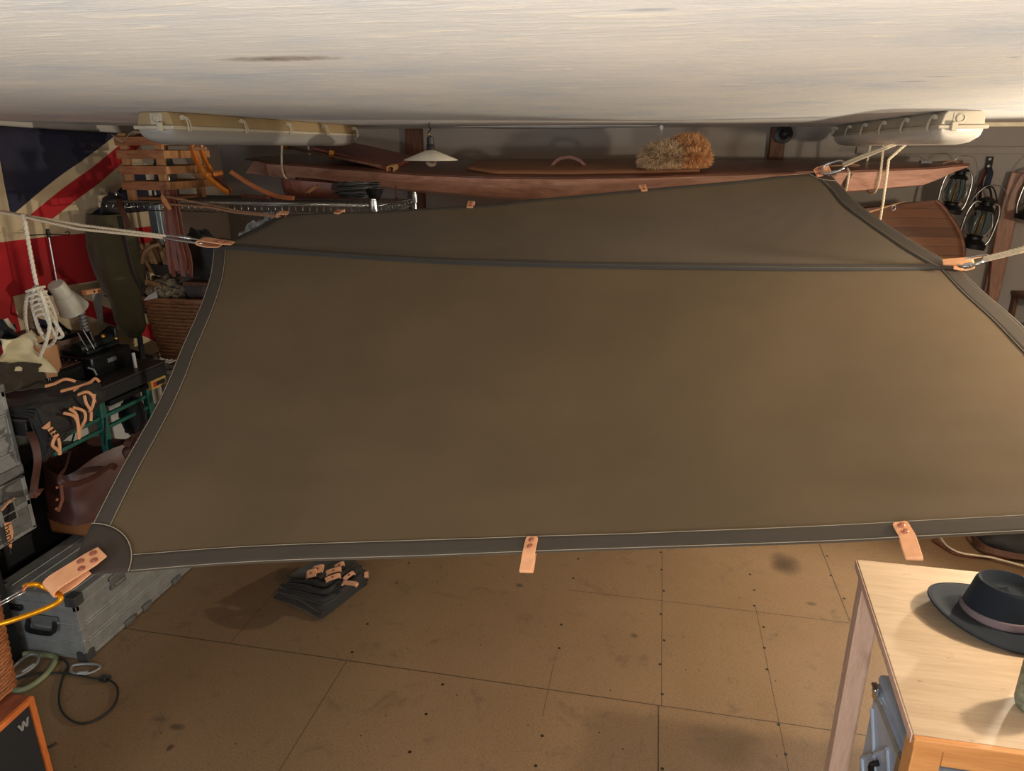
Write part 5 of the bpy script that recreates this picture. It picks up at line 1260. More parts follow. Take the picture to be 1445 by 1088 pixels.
MB().strip(smooth_path([at_x(98, 640, XH-.05), at_x(92, 662, XH+.02), at_x(84, 672, XH+.04), at_x(90, 682, XH+.06), at_x(110, 682, XH+.07), at_x(135, 672, XH+.05), at_x(155, 658, XH+.02), at_x(164, 660, XH)], 6), .028, .006, (.4, .3, .9)).build('bag_handle', m_leather_d, bag, 60)
MB().strip([at_x(86, 684, XH+.055), at_x(88, 705, XH+.055), at_x(82, 722, XH+.05)], .012, .005, (.2, 1, 0)).build('bag_piping', m_red_leather, bag, 60)
for q in ((80, 688), (80, 705), (79, 718)): MB().lathe([(.006, 0), (.006, .003)], at_x(*q, XH+.06), 10, Ry(PI/2)).build('bag_stud', m_copper, bag, 40)
MB().strip(smooth_path([at_x(58, 690, XH+.03), at_x(53, 696, XH+.035), at_x(48, 702, XH+.03)], 4), .02, .004, (.2, .9, .2)).build('bag_strap_end', m_red_leather, bag, 60)

# ================================================================== loudspeaker and basket at the lower left
m_case_w = M_wood('teak_cabinet', (106, 56, 38), (136, 76, 52), .4, 4, (8, 1, 8), .05); m_edge_w = M_wood('orange_teak_edge', (178, 92, 40), (206, 116, 56), .35, 5, (4, 4, 1), .05)
spz = .50
S1, S0 = at_z(43, 981, spz), at_z(0, 1020, spz)
spk = thing('loudspeaker', 'wooden loudspeaker with black cloth front and small silver emblem at the lower left corner', 'loudspeaker', tuple(S1-V((0, 0, spz))))
dF = (S0-S1).normalized(); dF.z = 0; dF.normalize(); fn_ = V((dF.y, -dF.x, 0)); fn_ = fn_ if fn_.dot(V((0, 0, 0))-S1) > 0 else -fn_
WS, DS = .34, .28
def bxo(mb, a0, a1, n0, n1, z0, z1):
    """box along dF (a), along -front normal (n), z"""
    P = [S1+dF*a-fn_*n for a, n in ((a0, n0), (a1, n0), (a1, n1), (a0, n1))]
    return mb.prism([V((p.x, p.y, z0)) for p in P], V((0, 0, z1-z0)))
bxo(MB(), 0.002, WS-.002, .004, DS, .001, spz-.001).build('cabinet', m_case_w, spk, 30, bevel=.002)
bxo(MB(), 0, .018, -.012, .003, .001, spz).build('edge_lipping', m_edge_w, spk, 30, bevel=.002); bxo(MB(), WS-.018, WS, -.012, .003, .001, spz).build('edge_lipping', m_edge_w, spk, 30, bevel=.002)
bxo(MB(), .0185, WS-.0185, -.012, .003, spz-.018, spz).build('edge_lipping', m_edge_w, spk, 30, bevel=.002); bxo(MB(), .0185, WS-.0185, -.012, .003, .001, .019).build('edge_lipping', m_edge_w, spk, 30, bevel=.002)
bxo(MB(), .02, WS-.02, -.006, .003, .02, spz-.019).build('grille_cloth', M_fabric('black_grille_cloth', (28, 28, 30), .95, 400, .1, .4), spk, 30)
em = MB(); c0 = S1+dF*.052-fn_*-.008; c0.z = spz-.062
ex_, ez_ = -dF, V((0, 0, 1))
def emp(a, b): return c0+ex_*a+ez_*b
Wp = [(-.022, .012), (-.015, .012), (-.0105, -.004), (-.004, .012), (.002, .012), (.0065, -.004), (.012, .012), (.020, .012), (.011, -.014), (.004, -.014), (-.001, -.001), (-.006, -.014), (-.013, -.014)]
for sgn_ in (1,):
    for i0 in ([0, 1, 2, 12], [2, 3, 10, 11, 12], [3, 4, 10], [4, 5, 9, 10], [5, 6, 7, 8, 9]):
        em.prism([emp(*Wp[q]) for q in i0], fn_*.003)
em.build('emblem', m_alu, spk, 30)
BC = at_z(-47, 990, spz); bkt = wicker('wicker_basket', 'golden wicker basket standing on the loudspeaker at the left edge', 'basket', BC.x-.115, BC.x+.115, BC.y-.115, BC.y+.115, spz+.004, spz+.36, .12, m_wicker, 30, 22)

# ================================================================== floor clutter at the left
def zf(pts, z=.006): return [at_z(a, b, z) for a, b in pts]
m_blkcord = M_plain('black_rubber_cord', (36, 40, 36), .5, 0, .1, 40, .05)
cd = MB().tube(smooth_path(zf([(75, 930), (90, 931), (96, 940), (90, 952), (84, 975), (84, 995), (92, 1010), (108, 1020), (128, 1019), (150, 1008), (164, 990), (166, 972), (158, 962), (146, 958)]), 8), .0042, 8)
cd.tube(smooth_path(zf([(148, 958), (130, 957), (112, 953), (92, 950), (70, 950), (45, 952), (25, 958)], .007), 6), .0042, 8)
kn = at_z(147, 958, .012)
for i in range(3): cd.tube(oval(kn+V((.012*(i-1), .004, 0)), V((.004, .012, 0)), V((0, 0, .010)), 14), .004, 6, True)
tag(cd.build('rubber_rope', m_blkcord, None, 180), 'knotted black rubber rope looped on the floor in front of the flight case', 'rope')
m_hose = M_plain('pale_green_hose', (136, 140, 104), .5, 0, .1, 20, .05)
tag(MB().tube(smooth_path(zf([(22, 925), (40, 922), (60, 924), (75, 926), (78, 932), (70, 946), (58, 958), (42, 969), (28, 974), (16, 972)], .012), 7), .0115, 10).build('garden_hose', m_hose, None, 180), 'pale green hose curving over the floor beside the wicker basket', 'hose')
def locking_carabiner(label, P, c_a, c_b):
    t = thing('carabiner', label, 'carabiner', tuple(sum((p for p in P), V((0, 0, 0)))/len(P)), 'steel carabiners on the floor')
    MB().tube(P, .0058, 8, True).build('hook_body', m_alu, t, 180)
    g_ = MB().tube([c_a, c_b], .0088, 10); d_ = (c_b-c_a)
    for i in range(6): g_.tube([c_a+d_*(.1+.15*i), c_a+d_*(.16+.15*i)], .0098, 10)
    g_.build('screw_sleeve', m_alu, t, 30); return t
def cz(pts, z): return smooth_path([at_z(a, b, z) for a, b in pts+[pts[0]]], 5)[:-1]
locking_carabiner('steel screw lock carabiner lying on the floor near the corner of the flight case', cz([(100, 945), (102, 940), (112, 937.5), (128, 937), (139, 938.5), (141, 942), (134, 947), (122, 951), (108, 951), (101, 949)], .008), at_z(110, 950.5, .009), at_z(124, 949, .009))
locking_carabiner('steel screw lock carabiner lying on the hose beside the wicker basket', cz([(14, 948), (22, 938), (36, 927), (48, 922.5), (54, 926), (53, 934), (46, 942), (34, 950), (22, 955), (15, 953)], .030), at_z(31, 949, .031), at_z(48, 938, .031))
tag(MB().tube(zf([(62, 1057), (70, 1054), (80, 1049)], .004), .0042, 8).build('wire_scrap', m_blkcord, None, 180), 'short black wire scrap on the floor beside the loudspeaker', 'wire')

# ================================================================== folded tarpaulin on the floor
ft = thing('folded_tarpaulin', 'small folded black tarpaulin with pale leather tabs lying on the floor', 'tarpaulin', tuple(at_z(450, 840, 0)))
def q4(a, b, c_, d_, u, v): return (a*(1-u)+b*u)*(1-v)+(d_*(1-u)+c_*u)*v
FA, FB, FC_, FD = at_z(388, 846, 0), at_z(452, 876, 0), at_z(519, 826, 0), at_z(470, 800, 0)
FA2 = at_z(430, 810, 0)
def slab(i, n, sh):
    cmid = (FA+FB+FC_+FD)/4
    k_ = 1-.05*i
    a, b, c_, d_ = [cmid+(p-cmid)*k_+sh for p in (FA, FB, FC_, FD)]
    def fn(u, v):
        # closed cushion: u around from bottom to top
        uu = lerp(0, 1, u); ang = 2*PI*v
        ct = q4(a, b, c_, d_, uu, .5+.5*math.copysign(abs(math.cos(ang))**.35, math.cos(ang)))
        h = .010+.010*math.sin(PI*uu)*.3; z = .012+.019*i+h*math.copysign(abs(math.sin(ang))**.6, math.sin(ang))
        n_ = noise.noise(V((ct.x*9, ct.y*9, i*2.0)))
        return V((ct.x+.012*n_, ct.y+.012*noise.noise(V((ct.y*9, ct.x*9, i+5.0))), z+.010*n_*(i > 0)+(.02*math.sin(PI*uu)*(i/4.0))))
    return fn
m_fold = M_fabric('black_folded_canvas', (54, 48, 40), .65, 700, .2, .2, .2, .2)
for i in range(5):
    g_ = MB().grid(slab(i, 5, V((.012*(i % 2), .012*i, 0))), 22, 28); n0 = 23
    g_.build('canvas_fold', m_fold, ft, 180)
def ridgefold(pts, hgt, w):
    P = smooth_path([at_z(a, b, z) for a, b, z in pts], 6); mb = MB()
    mb.tube(P, [w*(.5+.5*math.sin(PI*(i+1)/(len(P)+1))) for i in range(len(P))], 10, False, 0, hgt); return mb
for pts, w in (([(392, 833, .10), (420, 838, .115), (450, 846, .115), (462, 846, .11), (490, 828, .115), (512, 808, .10)], .014), ([(396, 826, .11), (425, 828, .128), (455, 836, .13), (470, 830, .13), (492, 812, .13), (508, 802, .11)], .013), ([(410, 822, .115), (440, 822, .135), (458, 825, .135), (480, 812, .14), (498, 800, .12)], .012)):
    ridgefold(pts, 1.3, w).build('hem_fold', m_canvas_blk, ft, 180)
def ltab(a, b, z, w, dots=True):
    P = [at_z(*a, z), at_z(*b, z+.012)]; d_ = (P[1]-P[0]).normalized(); s_ = d_.cross(V((0, -.5, .85)))
    o = MB().strip(smooth_path([P[0]-V((0, 0, .012)), P[0], P[1], P[1]+d_*.006-V((0, 0, .012))], 4), w, .004, s_).build('leather_tab', m_leather, ft, 50, bevel=.001)
    if dots:
        m_ = (P[0]+P[1])/2; n_ = s_.cross(d_); n_ = n_ if n_.z > 0 else -n_
        MB().lathe([(.006, 0), (.006, .002), (.001, .003)], m_+n_*.0025, 10, zto(n_)).build('rivet', m_copper, o, 40)
ltab((434, 811), (444, 808), .135, .044); ltab((443, 805), (454, 802), .140, .044); ltab((462, 808), (479, 803), .150, .026); ltab((474, 800), (484, 795), .155, .024)
ltab((461, 818), (478, 812), .155, .026); ltab((487, 816), (498, 808), .155, .022); ltab((485, 822), (502, 824), .150, .022, False); ltab((517, 812), (517, 807), .10, .02, False)

# ================================================================== table, hat, jar and cases at the right
TZ = .865
m_ply = M_wood('birch_ply', (196, 156, 116), (214, 176, 134), .45, 3, (1, 10, 10), .04, 1.2)
def ply_mat():
    k = NT('worn_birch_top'); co = k.coord('Object'); g1 = k.noise(k.coord('Object', (1.2, 12, 1)), 3, 6, .6, .8); g2 = k.noise(k.coord('Object', (3, 60, 1)), 4, 3); st = k.noise(k.coord('Object', (1, 3, 1)), 16, 4, .7)
    c = k.ramp(g1, [(.3, lin((192, 166, 136))), (.6, lin((206, 181, 151)))])
    c = k.mix(k.math('MULTIPLY', k.ramp(g2, [(.5, (0, 0, 0)), (.75, (1, 1, 1))]), .3), c, lin((160, 120, 84)))
    c = k.mix(k.math('MULTIPLY', k.ramp(st, [(.66, (0, 0, 0)), (.74, (1, 1, 1))]), .6), c, lin((84, 64, 50)))
    return k.set(Base_Color=c, Roughness=.42, Normal=k.bump(g2, .05, .001))
m_leg = M_wood('pinkish_pine', (200, 164, 142), (220, 184, 162), .6, 4, (10, 10, 1), .06); m_rail = M_wood('orange_pine', (196, 132, 74), (216, 152, 92), .4, 4, (1, 10, 10), .05)
tb = thing('table', 'pale birch topped wooden table at the lower right with a dark hat on it', 'table', (1.1, 1.75, 0))
TX0, TX1, TY0, TY1 = .655, 1.62, 1.405, 2.137
p_fl, p_nl = at_z(1208, 789, TZ), at_z(1288, 1036, TZ)
def skew(lo, hi, nm, mat, **kw):
    o = MB().bb(lo, hi)
    for p in o.v: p.x += (p.y-1.77)*((p_fl.x-p_nl.x)/(p_fl.y-p_nl.y))
    return o.build(nm, mat, tb, 30, **kw)
skew((TX0, TY0, TZ-.024), (TX1, TY1, TZ), 'table_top', [ply_mat()], bevel=.002)
skew((TX0-.001, TY0-.016, TZ-.026), (TX1, TY0-.0005, TZ-.0005), 'front_lipping', m_rail, bevel=.002)
skew((TX0-.004, TY0+.001, TZ-.026), (TX0-.0005, TY1-.001, TZ-.002), 'side_edge', m_leg, bevel=.001)
for (x, y) in ((TX0+.008, TY1-.085), (TX0+.008, TY0+.004), (TX1-.08, TY1-.085), (TX1-.08, TY0+.004)):
    skew((x, y, 0.001), (x+.062, y+.062, TZ-.0255), 'leg', m_leg if y > 1.8 else m_rail, bevel=.003)
for (x, y) in ((TX0+.008, TY1-.085), (TX0+.008, TY0+.004)): pass
skew((TX0+.071, TY0+.006, TZ-.085), (TX1-.081, TY0+.03, TZ-.026), 'apron', m_rail, bevel=.002)
skew((TX0+.071, TY1-.05, TZ-.115), (TX1-.081, TY1-.026, TZ-.026), 'apron', m_leg, bevel=.002)
# aluminium cases under the table, blue daylight mixed into the base colour
m_alu_b = M_plain('daylit_aluminium', (178, 190, 208), .32, .35, .1, 14, .06)
UC = thing('aluminium_case', 'tall aluminium case with diamond pressed side standing under the left edge of the table', 'case', (.83, 1.5, 0))
cA_ = at_z(1240, 952, .69); 
ux0 = cA_.x-.002; uy1 = cA_.y+.01
MB().bb((ux0, 1.485, .002), (ux0+.21, uy1, .66)).build('case_body', m_alu_b, UC, 30, bevel=.012)
MB().bb((ux0-.004, 1.481, .62), (ux0+.214, uy1+.004, .645)).build('edge_frame', m_alu, UC, 30, bevel=.004)
MB().bb((ux0+.002, 1.488, .661), (ux0+.208, uy1-.003, .692)).build('lid', m_alu_b, UC, 30, bevel=.014, seg=3)
for z0, z1, ya, yb in ((.58, .40, uy1-.02, (uy1+1.485)/2), (.40, .58, (uy1+1.485)/2, 1.495), (.40, .22, uy1-.02, (uy1+1.485)/2), (.22, .40, (uy1+1.485)/2, 1.495), (.22, .40, uy1-.02, (uy1+1.485)/2), (.40, .22, (uy1+1.485)/2, 1.495), (.22, .04, uy1-.02, (uy1+1.485)/2), (.40, .58, uy1-.02, (uy1+1.485)/2), (.58, .40, (uy1+1.485)/2, 1.495)):
    MB().tube([(ux0-.001, ya, z0), (ux0-.001, yb, z1)], .007, 6).build('pressed_rib', m_alu_b, UC, 60)
la = MB().bb((ux0-.010, uy1-.05, .625), (ux0-.003, uy1-.02, .672)); la.tube([(ux0-.012, uy1-.052, .665), (ux0-.012, uy1-.018, .665)], .005, 8); la.build('latch', m_steel, UC, 30, bevel=.002)
la = MB().bb((ux0-.010, 1.55, .54), (ux0-.002, 1.58, .65)); la.build('latch', m_steel, UC, 30, bevel=.002)
hd = MB().tube(smooth_path([(ux0-.004, 1.60, .50), (ux0-.02, 1.60, .48), (ux0-.02, 1.69, .48), (ux0-.004, 1.69, .50)], 4), .008, 8); hd.build('handle', m_black, UC, 60)
cr_ = at_z(1244, 953, .692); MB().tube(oval(V((ux0+.05, uy1-.05, .693)), V((.022, 0, 0)), V((0, .022, 0)), 20), .003, 6, True).build('lid_ring', m_steel, UC, 180)
gm = NT('galvanised_top'); nz = gm.noise(gm.coord(), 30, 5, .7); gm.set(Base_Color=gm.ramp(nz, [(.35, lin((120, 118, 112))), (.65, lin((196, 190, 180)))]), Roughness=.45, Metallic=.6)
g2 = thing('metal_box', 'speckled galvanised metal box under the front of the table', 'box', (1.16, 1.4, 0))
MB().bb((ux0+.23, 1.10, .002), (1.5, 1.95, .60)).build('box_body', gm.m, g2, 30, bevel=.008); MB().bb((ux0+.225, 1.095, .60), (1.505, 1.955, .625)).build('box_lid', gm.m, g2, 30, bevel=.006)
bx2 = at_z(1412, 1086, .64)
tag(MB().bb((bx2.x, 1.20, .627), (bx2.x+.2, 1.40, .70)).build('dark_blue_tray', M_plain('dark_blue_plastic', (34, 40, 70), .5), None, 30, bevel=.006), 'dark blue tray lying on the galvanised box under the table front', 'tray')
# felt hat
m_felt = M_fabric('blue_black_felt', (22, 29, 37), .9, 500, .12, .25, .08, .1)
HX, HY = .985, 1.885
hat = thing('felt_hat', 'dark blue black felt hat with mauve band lying on the right of the table top', 'hat', (HX, HY, TZ))
def brimz(a, r):
    return .010+.018*max(0, (r-.75))/.25*(abs(math.cos(a))**2)-.004*abs(math.sin(a))+.012*max(0, math.cos(a+PI))*r
def brim(u, v):
    a = 2*PI*u; r = lerp(.55, 1.0, v); return V((HX+.175*r*math.cos(a), HY+.150*r*math.sin(a), TZ+.004+brimz(a, r)+.010*(1-v)))
MB().grid(brim, 64, 8).build('brim', m_felt, hat, 180, solid=.004)
MB().tube([brim(i/64, 1.0) for i in range(64)], .0035, 6, True).build('brim_edge', m_felt, hat, 180)
def crown(u, v):
    a = 2*PI*u; rx, ry = .104, .086
    if v < .55: q = v/.55; k_ = 1.0-.23*q; z = .014+.092*q
    elif v < .72: q = (v-.55)/.17; k_ = .77-.09*q; z = .106+.009*math.sin(q*PI*.6)
    else: q = (v-.72)/.28; k_ = .68*(1-q); z = .1135-.034*math.sin(min(1, q*1.6)*PI/2)+.022*max(0, q-.35)*1.3*(1 if True else 0)
    z += .012*math.cos(a)*(v > .4)*min(1, (v-.4)*4)*-0.3
    pinch = 1-.10*max(0, v-.3)*max(0, math.cos(a-PI*.0))**2
    return V((HX+.006+rx*k_*math.cos(a)*pinch, HY+ry*k_*math.sin(a), TZ+.008+z))
MB().grid(crown, 64, 40).build('crown', m_felt, hat, 180)
m_band = M_fabric('mauve_ribbon', (108, 92, 96), .7, 900, .08, .2)
def band(u, v):
    p = crown(u, lerp(.02, .15, v)); c_ = V((HX+.006, HY, p.z)); return c_+(p-c_)*1.018
MB().grid(band, 64, 4).build('hat_band', m_band, hat, 180, solid=.002)
# knitted or glass jar at the right edge
JX = at_z(1452, 1000, TZ+.0); jt = thing('green_tin', 'mottled grey green jar at the right edge of the table', 'jar', (JX.x+.005, JX.y, TZ))
gm2 = NT('mottled_green'); nz = gm2.noise(gm2.coord(), 55, 4, .7, .6); gm2.set(Base_Color=gm2.ramp(nz, [(.35, lin((58, 66, 54))), (.65, lin((132, 138, 116)))]), Roughness=.4, Normal=gm2.bump(nz, .4, .004))
MB().lathe([(.03, .0015), (.040, .006), (.044, .02), (.044, .12), (.036, .135), (.034, .14)], (JX.x+.012, JX.y, TZ), 32).build('jar_body', gm2.m, jt, 50)
MB().lathe([(.037, .141), (.037, .16), (.033, .163)], (JX.x+.012, JX.y, TZ), 32).build('jar_lid', m_iron, jt, 40)
# pipes and cables on the floor under the tarp at the right
m_cop = M_plain('dull_copper', (148, 98, 76), .4, .5, .15, 20, .05)
tag(MB().tube(smooth_path(zf([(1318, 762), (1330, 770), (1345, 779), (1365, 784), (1400, 786), (1445, 788), (1500, 789)], .012), 6), .010, 8).build('copper_pipe', m_cop, None, 180), 'dull copper coloured pipe lying on the floor behind the hat', 'pipe')
tag(MB().tube(smooth_path(zf([(1326, 757), (1336, 770), (1352, 779), (1372, 783), (1395, 786), (1420, 792), (1450, 800), (1500, 812)], .03), 6), .0055, 8).build('pale_cable', m_rope, None, 180), 'thin pale cable curling over the copper pipe behind the hat', 'cable')
tag(MB().strip(smooth_path(zf([(1368, 748), (1376, 762), (1392, 774), (1415, 781), (1450, 786), (1500, 780)], .05), 6), .032, .008, (0, .35, .9)).build('wooden_hoop', m_post, None, 60), 'brown bent wooden hoop on the floor under the right end of the tarpaulin', 'hoop')
tag(MB().blob(at_z(1440, 765, .05), (.22, .12, .09), .2, 2, 41, 24, 14, None, .003).build('dark_sack', m_canvas_blk, None, 180), 'dark sack on the floor behind the brown hoop at the right edge', 'sack')

# ================================================================== planked boat, lanterns and paddles at the right
def plank_mat():
    k = NT('varnished_planks'); co = k.coord('Object'); sep = k.n('ShaderNodeSeparateXYZ'); k.t.links.new(co, sep.inputs[0])
    zz = k.math('ADD', sep.outputs[2], k.math('MULTIPLY', sep.outputs[0], .03)); row = k.math('FLOOR', k.math('MULTIPLY', zz, 21.0)); fr = k.math('FRACT', k.math('MULTIPLY', zz, 21.0))
    wn = k.n('ShaderNodeTexWhiteNoise', noise_dimensions='1D'); k.t.links.new(row, wn.inputs['W'])
    gr = k.noise(k.coord('Object', (1.5, 1.5, 24)), 5, 5, .6, .6)
    f_ = k.math('ADD', k.math('MULTIPLY', wn.outputs[0], .6), k.math('MULTIPLY', gr, .5))
    c = k.ramp(f_, [(.2, lin((74, 48, 36))), (.8, lin((122, 82, 58)))])
    c = k.mix(k.math('LESS_THAN', fr, .045), c, lin((60, 38, 28)))
    return k.set(Base_Color=c, Roughness=.4)
bt = thing('planked_boat', 'varnished planked wooden boat end standing below the right end of the kayak', 'boat', tuple(at_y(1300, 380, 4.2)-V((0, 0, 1.4))))
stem = [(1318, 283), (1327, 290), (1337, 303), (1347, 318), (1354, 332), (1358, 350), (1358, 372), (1354, 400), (1345, 440)]
stP = smooth_path([at_y(a, b, 4.25) for a, b in stem], 5)
gnL = at_y(1190, 318, 4.05)
def hullp(u, v):
    s = stP[min(len(stP)-1, int(v*(len(stP)-1)))]
    w = .30*math.sin(PI/2*(1-u))**.9*(1-.25*v)
    x = lerp(s.x, s.x-1.0, 1-u); z = s.z-.09*(1-u)*(1-v)-.02*(1-u)
    return V((x, s.y-w*(1-u)**.35, z))
MB().grid(lambda u, v: hullp(u, v), 30, 40).build('near_planking', plank_mat(), bt, 60, solid=.012)
MB().grid(lambda u, v: V((hullp(u, v).x, 2*stP[0].y-hullp(u, v).y*.5-stP[0].y*.5+.003, hullp(u, v).z)), 20, 20).build('far_planking', plank_mat(), bt, 60, solid=.012)
MB().tube([p+V((.004, 0, 0)) for p in stP], .012, 8).build('stem_post', k_deck, bt, 60)
MB().strip([hullp(u, 0)+V((0, -.006, -.012)) for u in [i/20 for i in range(21)]], .03, .016, (0, 0, 1)).build('rubbing_strake', k_deck, bt, 50)
fr_ = thing('fishing_rod', 'pale thin rod with a wire ring lying along the top edge of the planked boat', 'rod', tuple(at_y(1248, 294, 3.98)))
MB().tube([at_y(1195, 311, 3.90), at_y(1222, 300, 3.94), at_y(1277, 284, 4.02)], [.006, .006, .003], 8).build('rod_shaft', m_stick, fr_, 60)
MB().tube(oval(at_y(1261, 293.5, 3.995), V((.008, 0, 0)), V((0, 0, .012)), 16), .002, 6, True).build('rod_ring', m_steel, fr_, 180)
# legs of the rack that carries the boat
rk = thing('boat_trestle', 'dark timber trestle under the planked boat hidden behind the tarpaulin', 'trestle', (.95, 4.2, 0))
tz0 = min(p.z for p in stP)
MB().bb((.70, 4.02, tz0-.06), (1.40, 4.40, tz0-.002)).build('top_beam', m_post, rk, 30, bevel=.004)
for x in (.75, 1.35): MB().bb((x-.03, 4.17, .001), (x+.03, 4.25, tz0-.0605)).build('leg', m_post, rk, 30, bevel=.004)
def lantern(label, base, h, tilt, cat='lantern', hookp=None):
    """hurricane lantern built around local z, base at 0"""
    base = V(base); R = Ry(tilt); t = thing('lantern', label, cat, tuple(base), 'glass lanterns on the right of the back wall')
    s = h/.36
    def L(prof): return [(r*s, z*s) for r, z in prof]
    kk = m_iron
    MB().lathe(L([(.03, 0), (.075, .004), (.078, .03), (.06, .052), (.045, .06), (.042, .075), (.05, .085)]), base, 28, R).build('fuel_tank', kk, t, 40)
    MB().lathe(L([(.036, .088), (.052, .105), (.064, .15), (.058, .195), (.042, .225), (.04, .228), (.056, .195), (.062, .15), (.05, .107), (.034, .09)]), base, 28, R).build('glass_globe', m_lglass, t, 60)
    MB().lathe(L([(.05, .23), (.058, .236), (.05, .25), (.034, .262), (.03, .285), (.048, .288), (.05, .296), (.02, .312), (.004, .316)]), base, 28, R).build('chimney_cap', kk, t, 40)
    for sx in (-1, 1):
        P = [V((sx*.07*s, 0, .03*s)), V((sx*.088*s, 0, .08*s)), V((sx*.09*s, 0, .2*s)), V((sx*.07*s, 0, .27*s)), V((sx*.036*s, 0, .28*s))]
        MB().tube([base+R @ p for p in smooth_path(P, 5)], .0075*s, 8).build('side_tube', m_chrome, t, 60)
    for sy in (-1, 1):
        for sx in (-1, 1):
            P = [V((sx*.045*s, sy*.05*s, .088*s)), V((sx*.05*s, sy*.06*s, .15*s)), V((sx*.03*s, sy*.04*s, .23*s))]
            MB().tube([base+R @ p for p in smooth_path(P, 4)], .0036*s, 6).build('guard_wire', m_chrome, t, 180)
    P = [V((-.088*s, 0, .16*s)), V((-.10*s, -.02*s, .26*s)), V((-.06*s, -.03*s, .36*s)), V((0, -.03*s, .385*s)), V((.06*s, -.03*s, .36*s)), V((.10*s, -.02*s, .26*s)), V((.088*s, 0, .16*s))]
    MB().tube([base+R @ p for p in smooth_path(P, 6)], .0026*s, 6).build('bail_handle', m_chrome, t, 180)
    MB().tube([base+R @ V((0, 0, .06*s)), base+R @ V((0, 0, .21*s))], .009*s, 8).build('burner', m_brass, t, 60)
    return t
kl = NT('lantern_glass'); kl.set(Base_Color=lin((200, 214, 222)), Roughness=.03); kl.b.inputs['Transmission Weight'].default_value = 1; kl.b.inputs['IOR'].default_value = 1.12
m_lglass = kl.m
lantern('lantern with glass globe half hidden behind the tip of the kayak and the planked boat', at_y(1338, 302, 4.45), .29, math.radians(6))
lantern('dark lantern with shiny guard wires hanging under the black wall strap', at_y(1369, 351, 4.5), .33, math.radians(9))
lantern('lantern at the very right edge beside the paddles', at_y(1450, 312, 4.5), .34, math.radians(10))
ws = thing('wall_strap', 'black strap screwed to the back wall above the lantern with wire loops', 'strap', tuple(at_y(1395, 232, 4.72)))
MB().prism([at_y(1392.5, 221, 4.735), at_y(1402, 221, 4.735), at_y(1399, 238.5, 4.735), at_y(1389.5, 238, 4.735)], V((0, -.006, 0))).build('strap_plate', m_iron, ws, 30, bevel=.001)
for q in ((1397, 224.5), (1395, 234.5)): MB().lathe([(.008, 0), (.008, .003), (.002, .005)], at_y(*q, 4.728), 12, Rx(PI/2)).build('screw', m_alu, ws, 40)
MB().strip(smooth_path([at_y(1395, 238, 4.70), at_y(1397, 245, 4.66), at_y(1394, 256, 4.62), at_y(1391.5, 265, 4.60)], 5), .03, .012, (1, 0, 0)).build('strap_loop', M_plain('navy_webbing', (30, 36, 54), .7), ws, 60)
MB().strip(smooth_path([at_y(1392, 240, 4.70), at_y(1386, 250, 4.68), at_y(1383, 265, 4.66), at_y(1382, 282, 4.64)], 5), .022, .006, (1, 0, 0)).build('strap_tail', m_leather_d, ws, 60)
wl = thing('wire_whisk', 'bundle of bent dark wires hanging from the black wall strap', 'wire', tuple(at_y(1392, 275, 4.62)))
for k_, (w, h_) in enumerate(((8, 30), (16, 42))):
    P = [at_y(1391-w*.9, 262+h_, 4.60), at_y(1391-w, 262+h_*.6, 4.59), at_y(1391-w*.7, 266, 4.58), at_y(1391, 262.5, 4.58), at_y(1391+w*.7, 266, 4.58), at_y(1391+w, 262+h_*.6, 4.59), at_y(1391+w*.7, 262+h_, 4.60)]
    MB().tube(smooth_path(P, 5), .006-.002*k_, 6).build('wire_loop', m_iron, wl, 180)
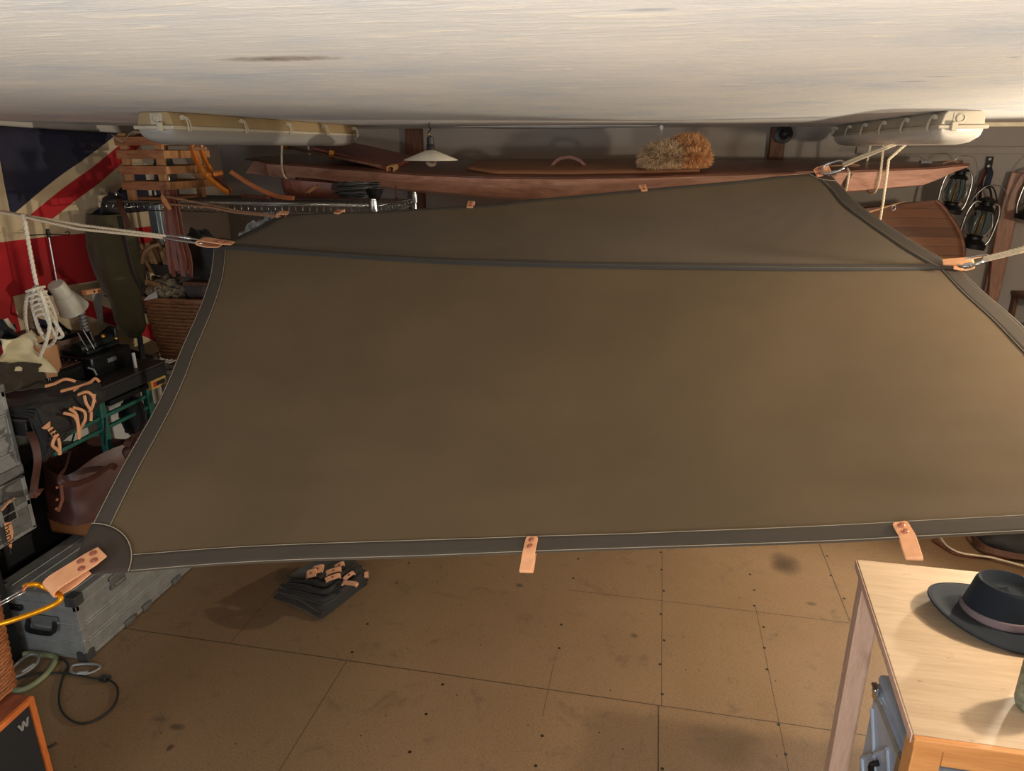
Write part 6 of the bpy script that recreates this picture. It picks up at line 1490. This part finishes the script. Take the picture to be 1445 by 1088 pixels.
def paddle(label, pts, y, w, mat):
    t = thing('paddle', label, 'paddle', tuple(at_y(pts[-1][0], pts[-1][1], y)), 'wooden paddles against the back wall')
    P = smooth_path([at_y(a, b, y) for a, b in pts], 8); n = len(P)
    W = [w*(.45+.55*math.sin(PI*min(1, .12+i/(n-1)*.9))**.6) for i in range(n)]
    MB().strip(P, W, .02, (1, -.3, 0)).build('blade', mat, t, 60, bevel=.006)
    e = P[-1]; d_ = (P[-1]-P[-3]).normalized(); q = e+d_*max(.05, (e.z-.02)/max(.2, -d_.z)); q.z = max(q.z, .015)
    MB().tube([e-d_*.03, q], .016, 10).build('shaft', mat, t, 60)
    return t
m_pad = M_wood('dull_brown_paddle', (120, 82, 62), (156, 112, 88), .5, 4, (8, 8, 1), .06)
paddle('wider brown wooden paddle leaning on the back wall at the right', [(1437, 243), (1428, 280), (1417, 330), (1408, 380), (1401, 428)], 4.66, .085, m_pad)
paddle('narrow dark brown paddle beside the wider one at the right of the back wall', [(1428, 262), (1418, 300), (1405, 350), (1394, 395), (1386, 425)], 4.70, .03, k_deck)
lg = MB(); rr = random.Random(3)
wsf = thing('wall_shelf', 'dark small shelf at the right edge of the back wall below the lanterns', 'shelf', tuple(at_y(1446, 418, 4.6)))
sA = at_y(1440, 418, 4.62)
MB().bb((sA.x, 4.50, sA.z-.012), (RIGHT-.1, 4.749, sA.z+.012)).build('shelf_board', m_post, wsf, 30, bevel=.002)
MB().bb((sA.x+.01, 4.70, sA.z-.22), (sA.x+.03, 4.749, sA.z-.0125)).build('bracket', m_post, wsf, 30)
bz_ = at_y(1425, 465, 4.5)
tag(MB().blob((bz_.x, 4.40, bz_.z-.045), (.14, .12, .10), .25, 2, 51, 24, 14).build('blue_sack', M_fabric('dark_blue_cloth', (40, 46, 60), .9), None, 180), 'dark blue cloth sack low against the back wall at the right edge', 'sack')
cst = thing('wooden_chest', 'dark wooden chest carrying the blue sack at the right of the back wall', 'chest', (bz_.x, 4.5, 0))
MB().bb((bz_.x-.3, 4.2, .001), (bz_.x+.5, 4.60, bz_.z-.17)).build('chest_body', m_post, cst, 30, bevel=.006); MB().bb((bz_.x-.32, 4.18, bz_.z-.169), (bz_.x+.52, 4.61, bz_.z-.145)).build('chest_lid', m_post, cst, 30, bevel=.006)
bk_ = at_y(1103, 190, BACK)
o = MB().lathe([(.02, 0), (.05, .004), (.052, .03), (.03, .036), (.01, .02)], (bk_.x, BACK-.0505, bk_.z), 24, Rx(PI/2)).build('cable_gland', m_black, None, 40)
tag(o, 'round black cable plate on the timber post right of the fur hat', 'plate')
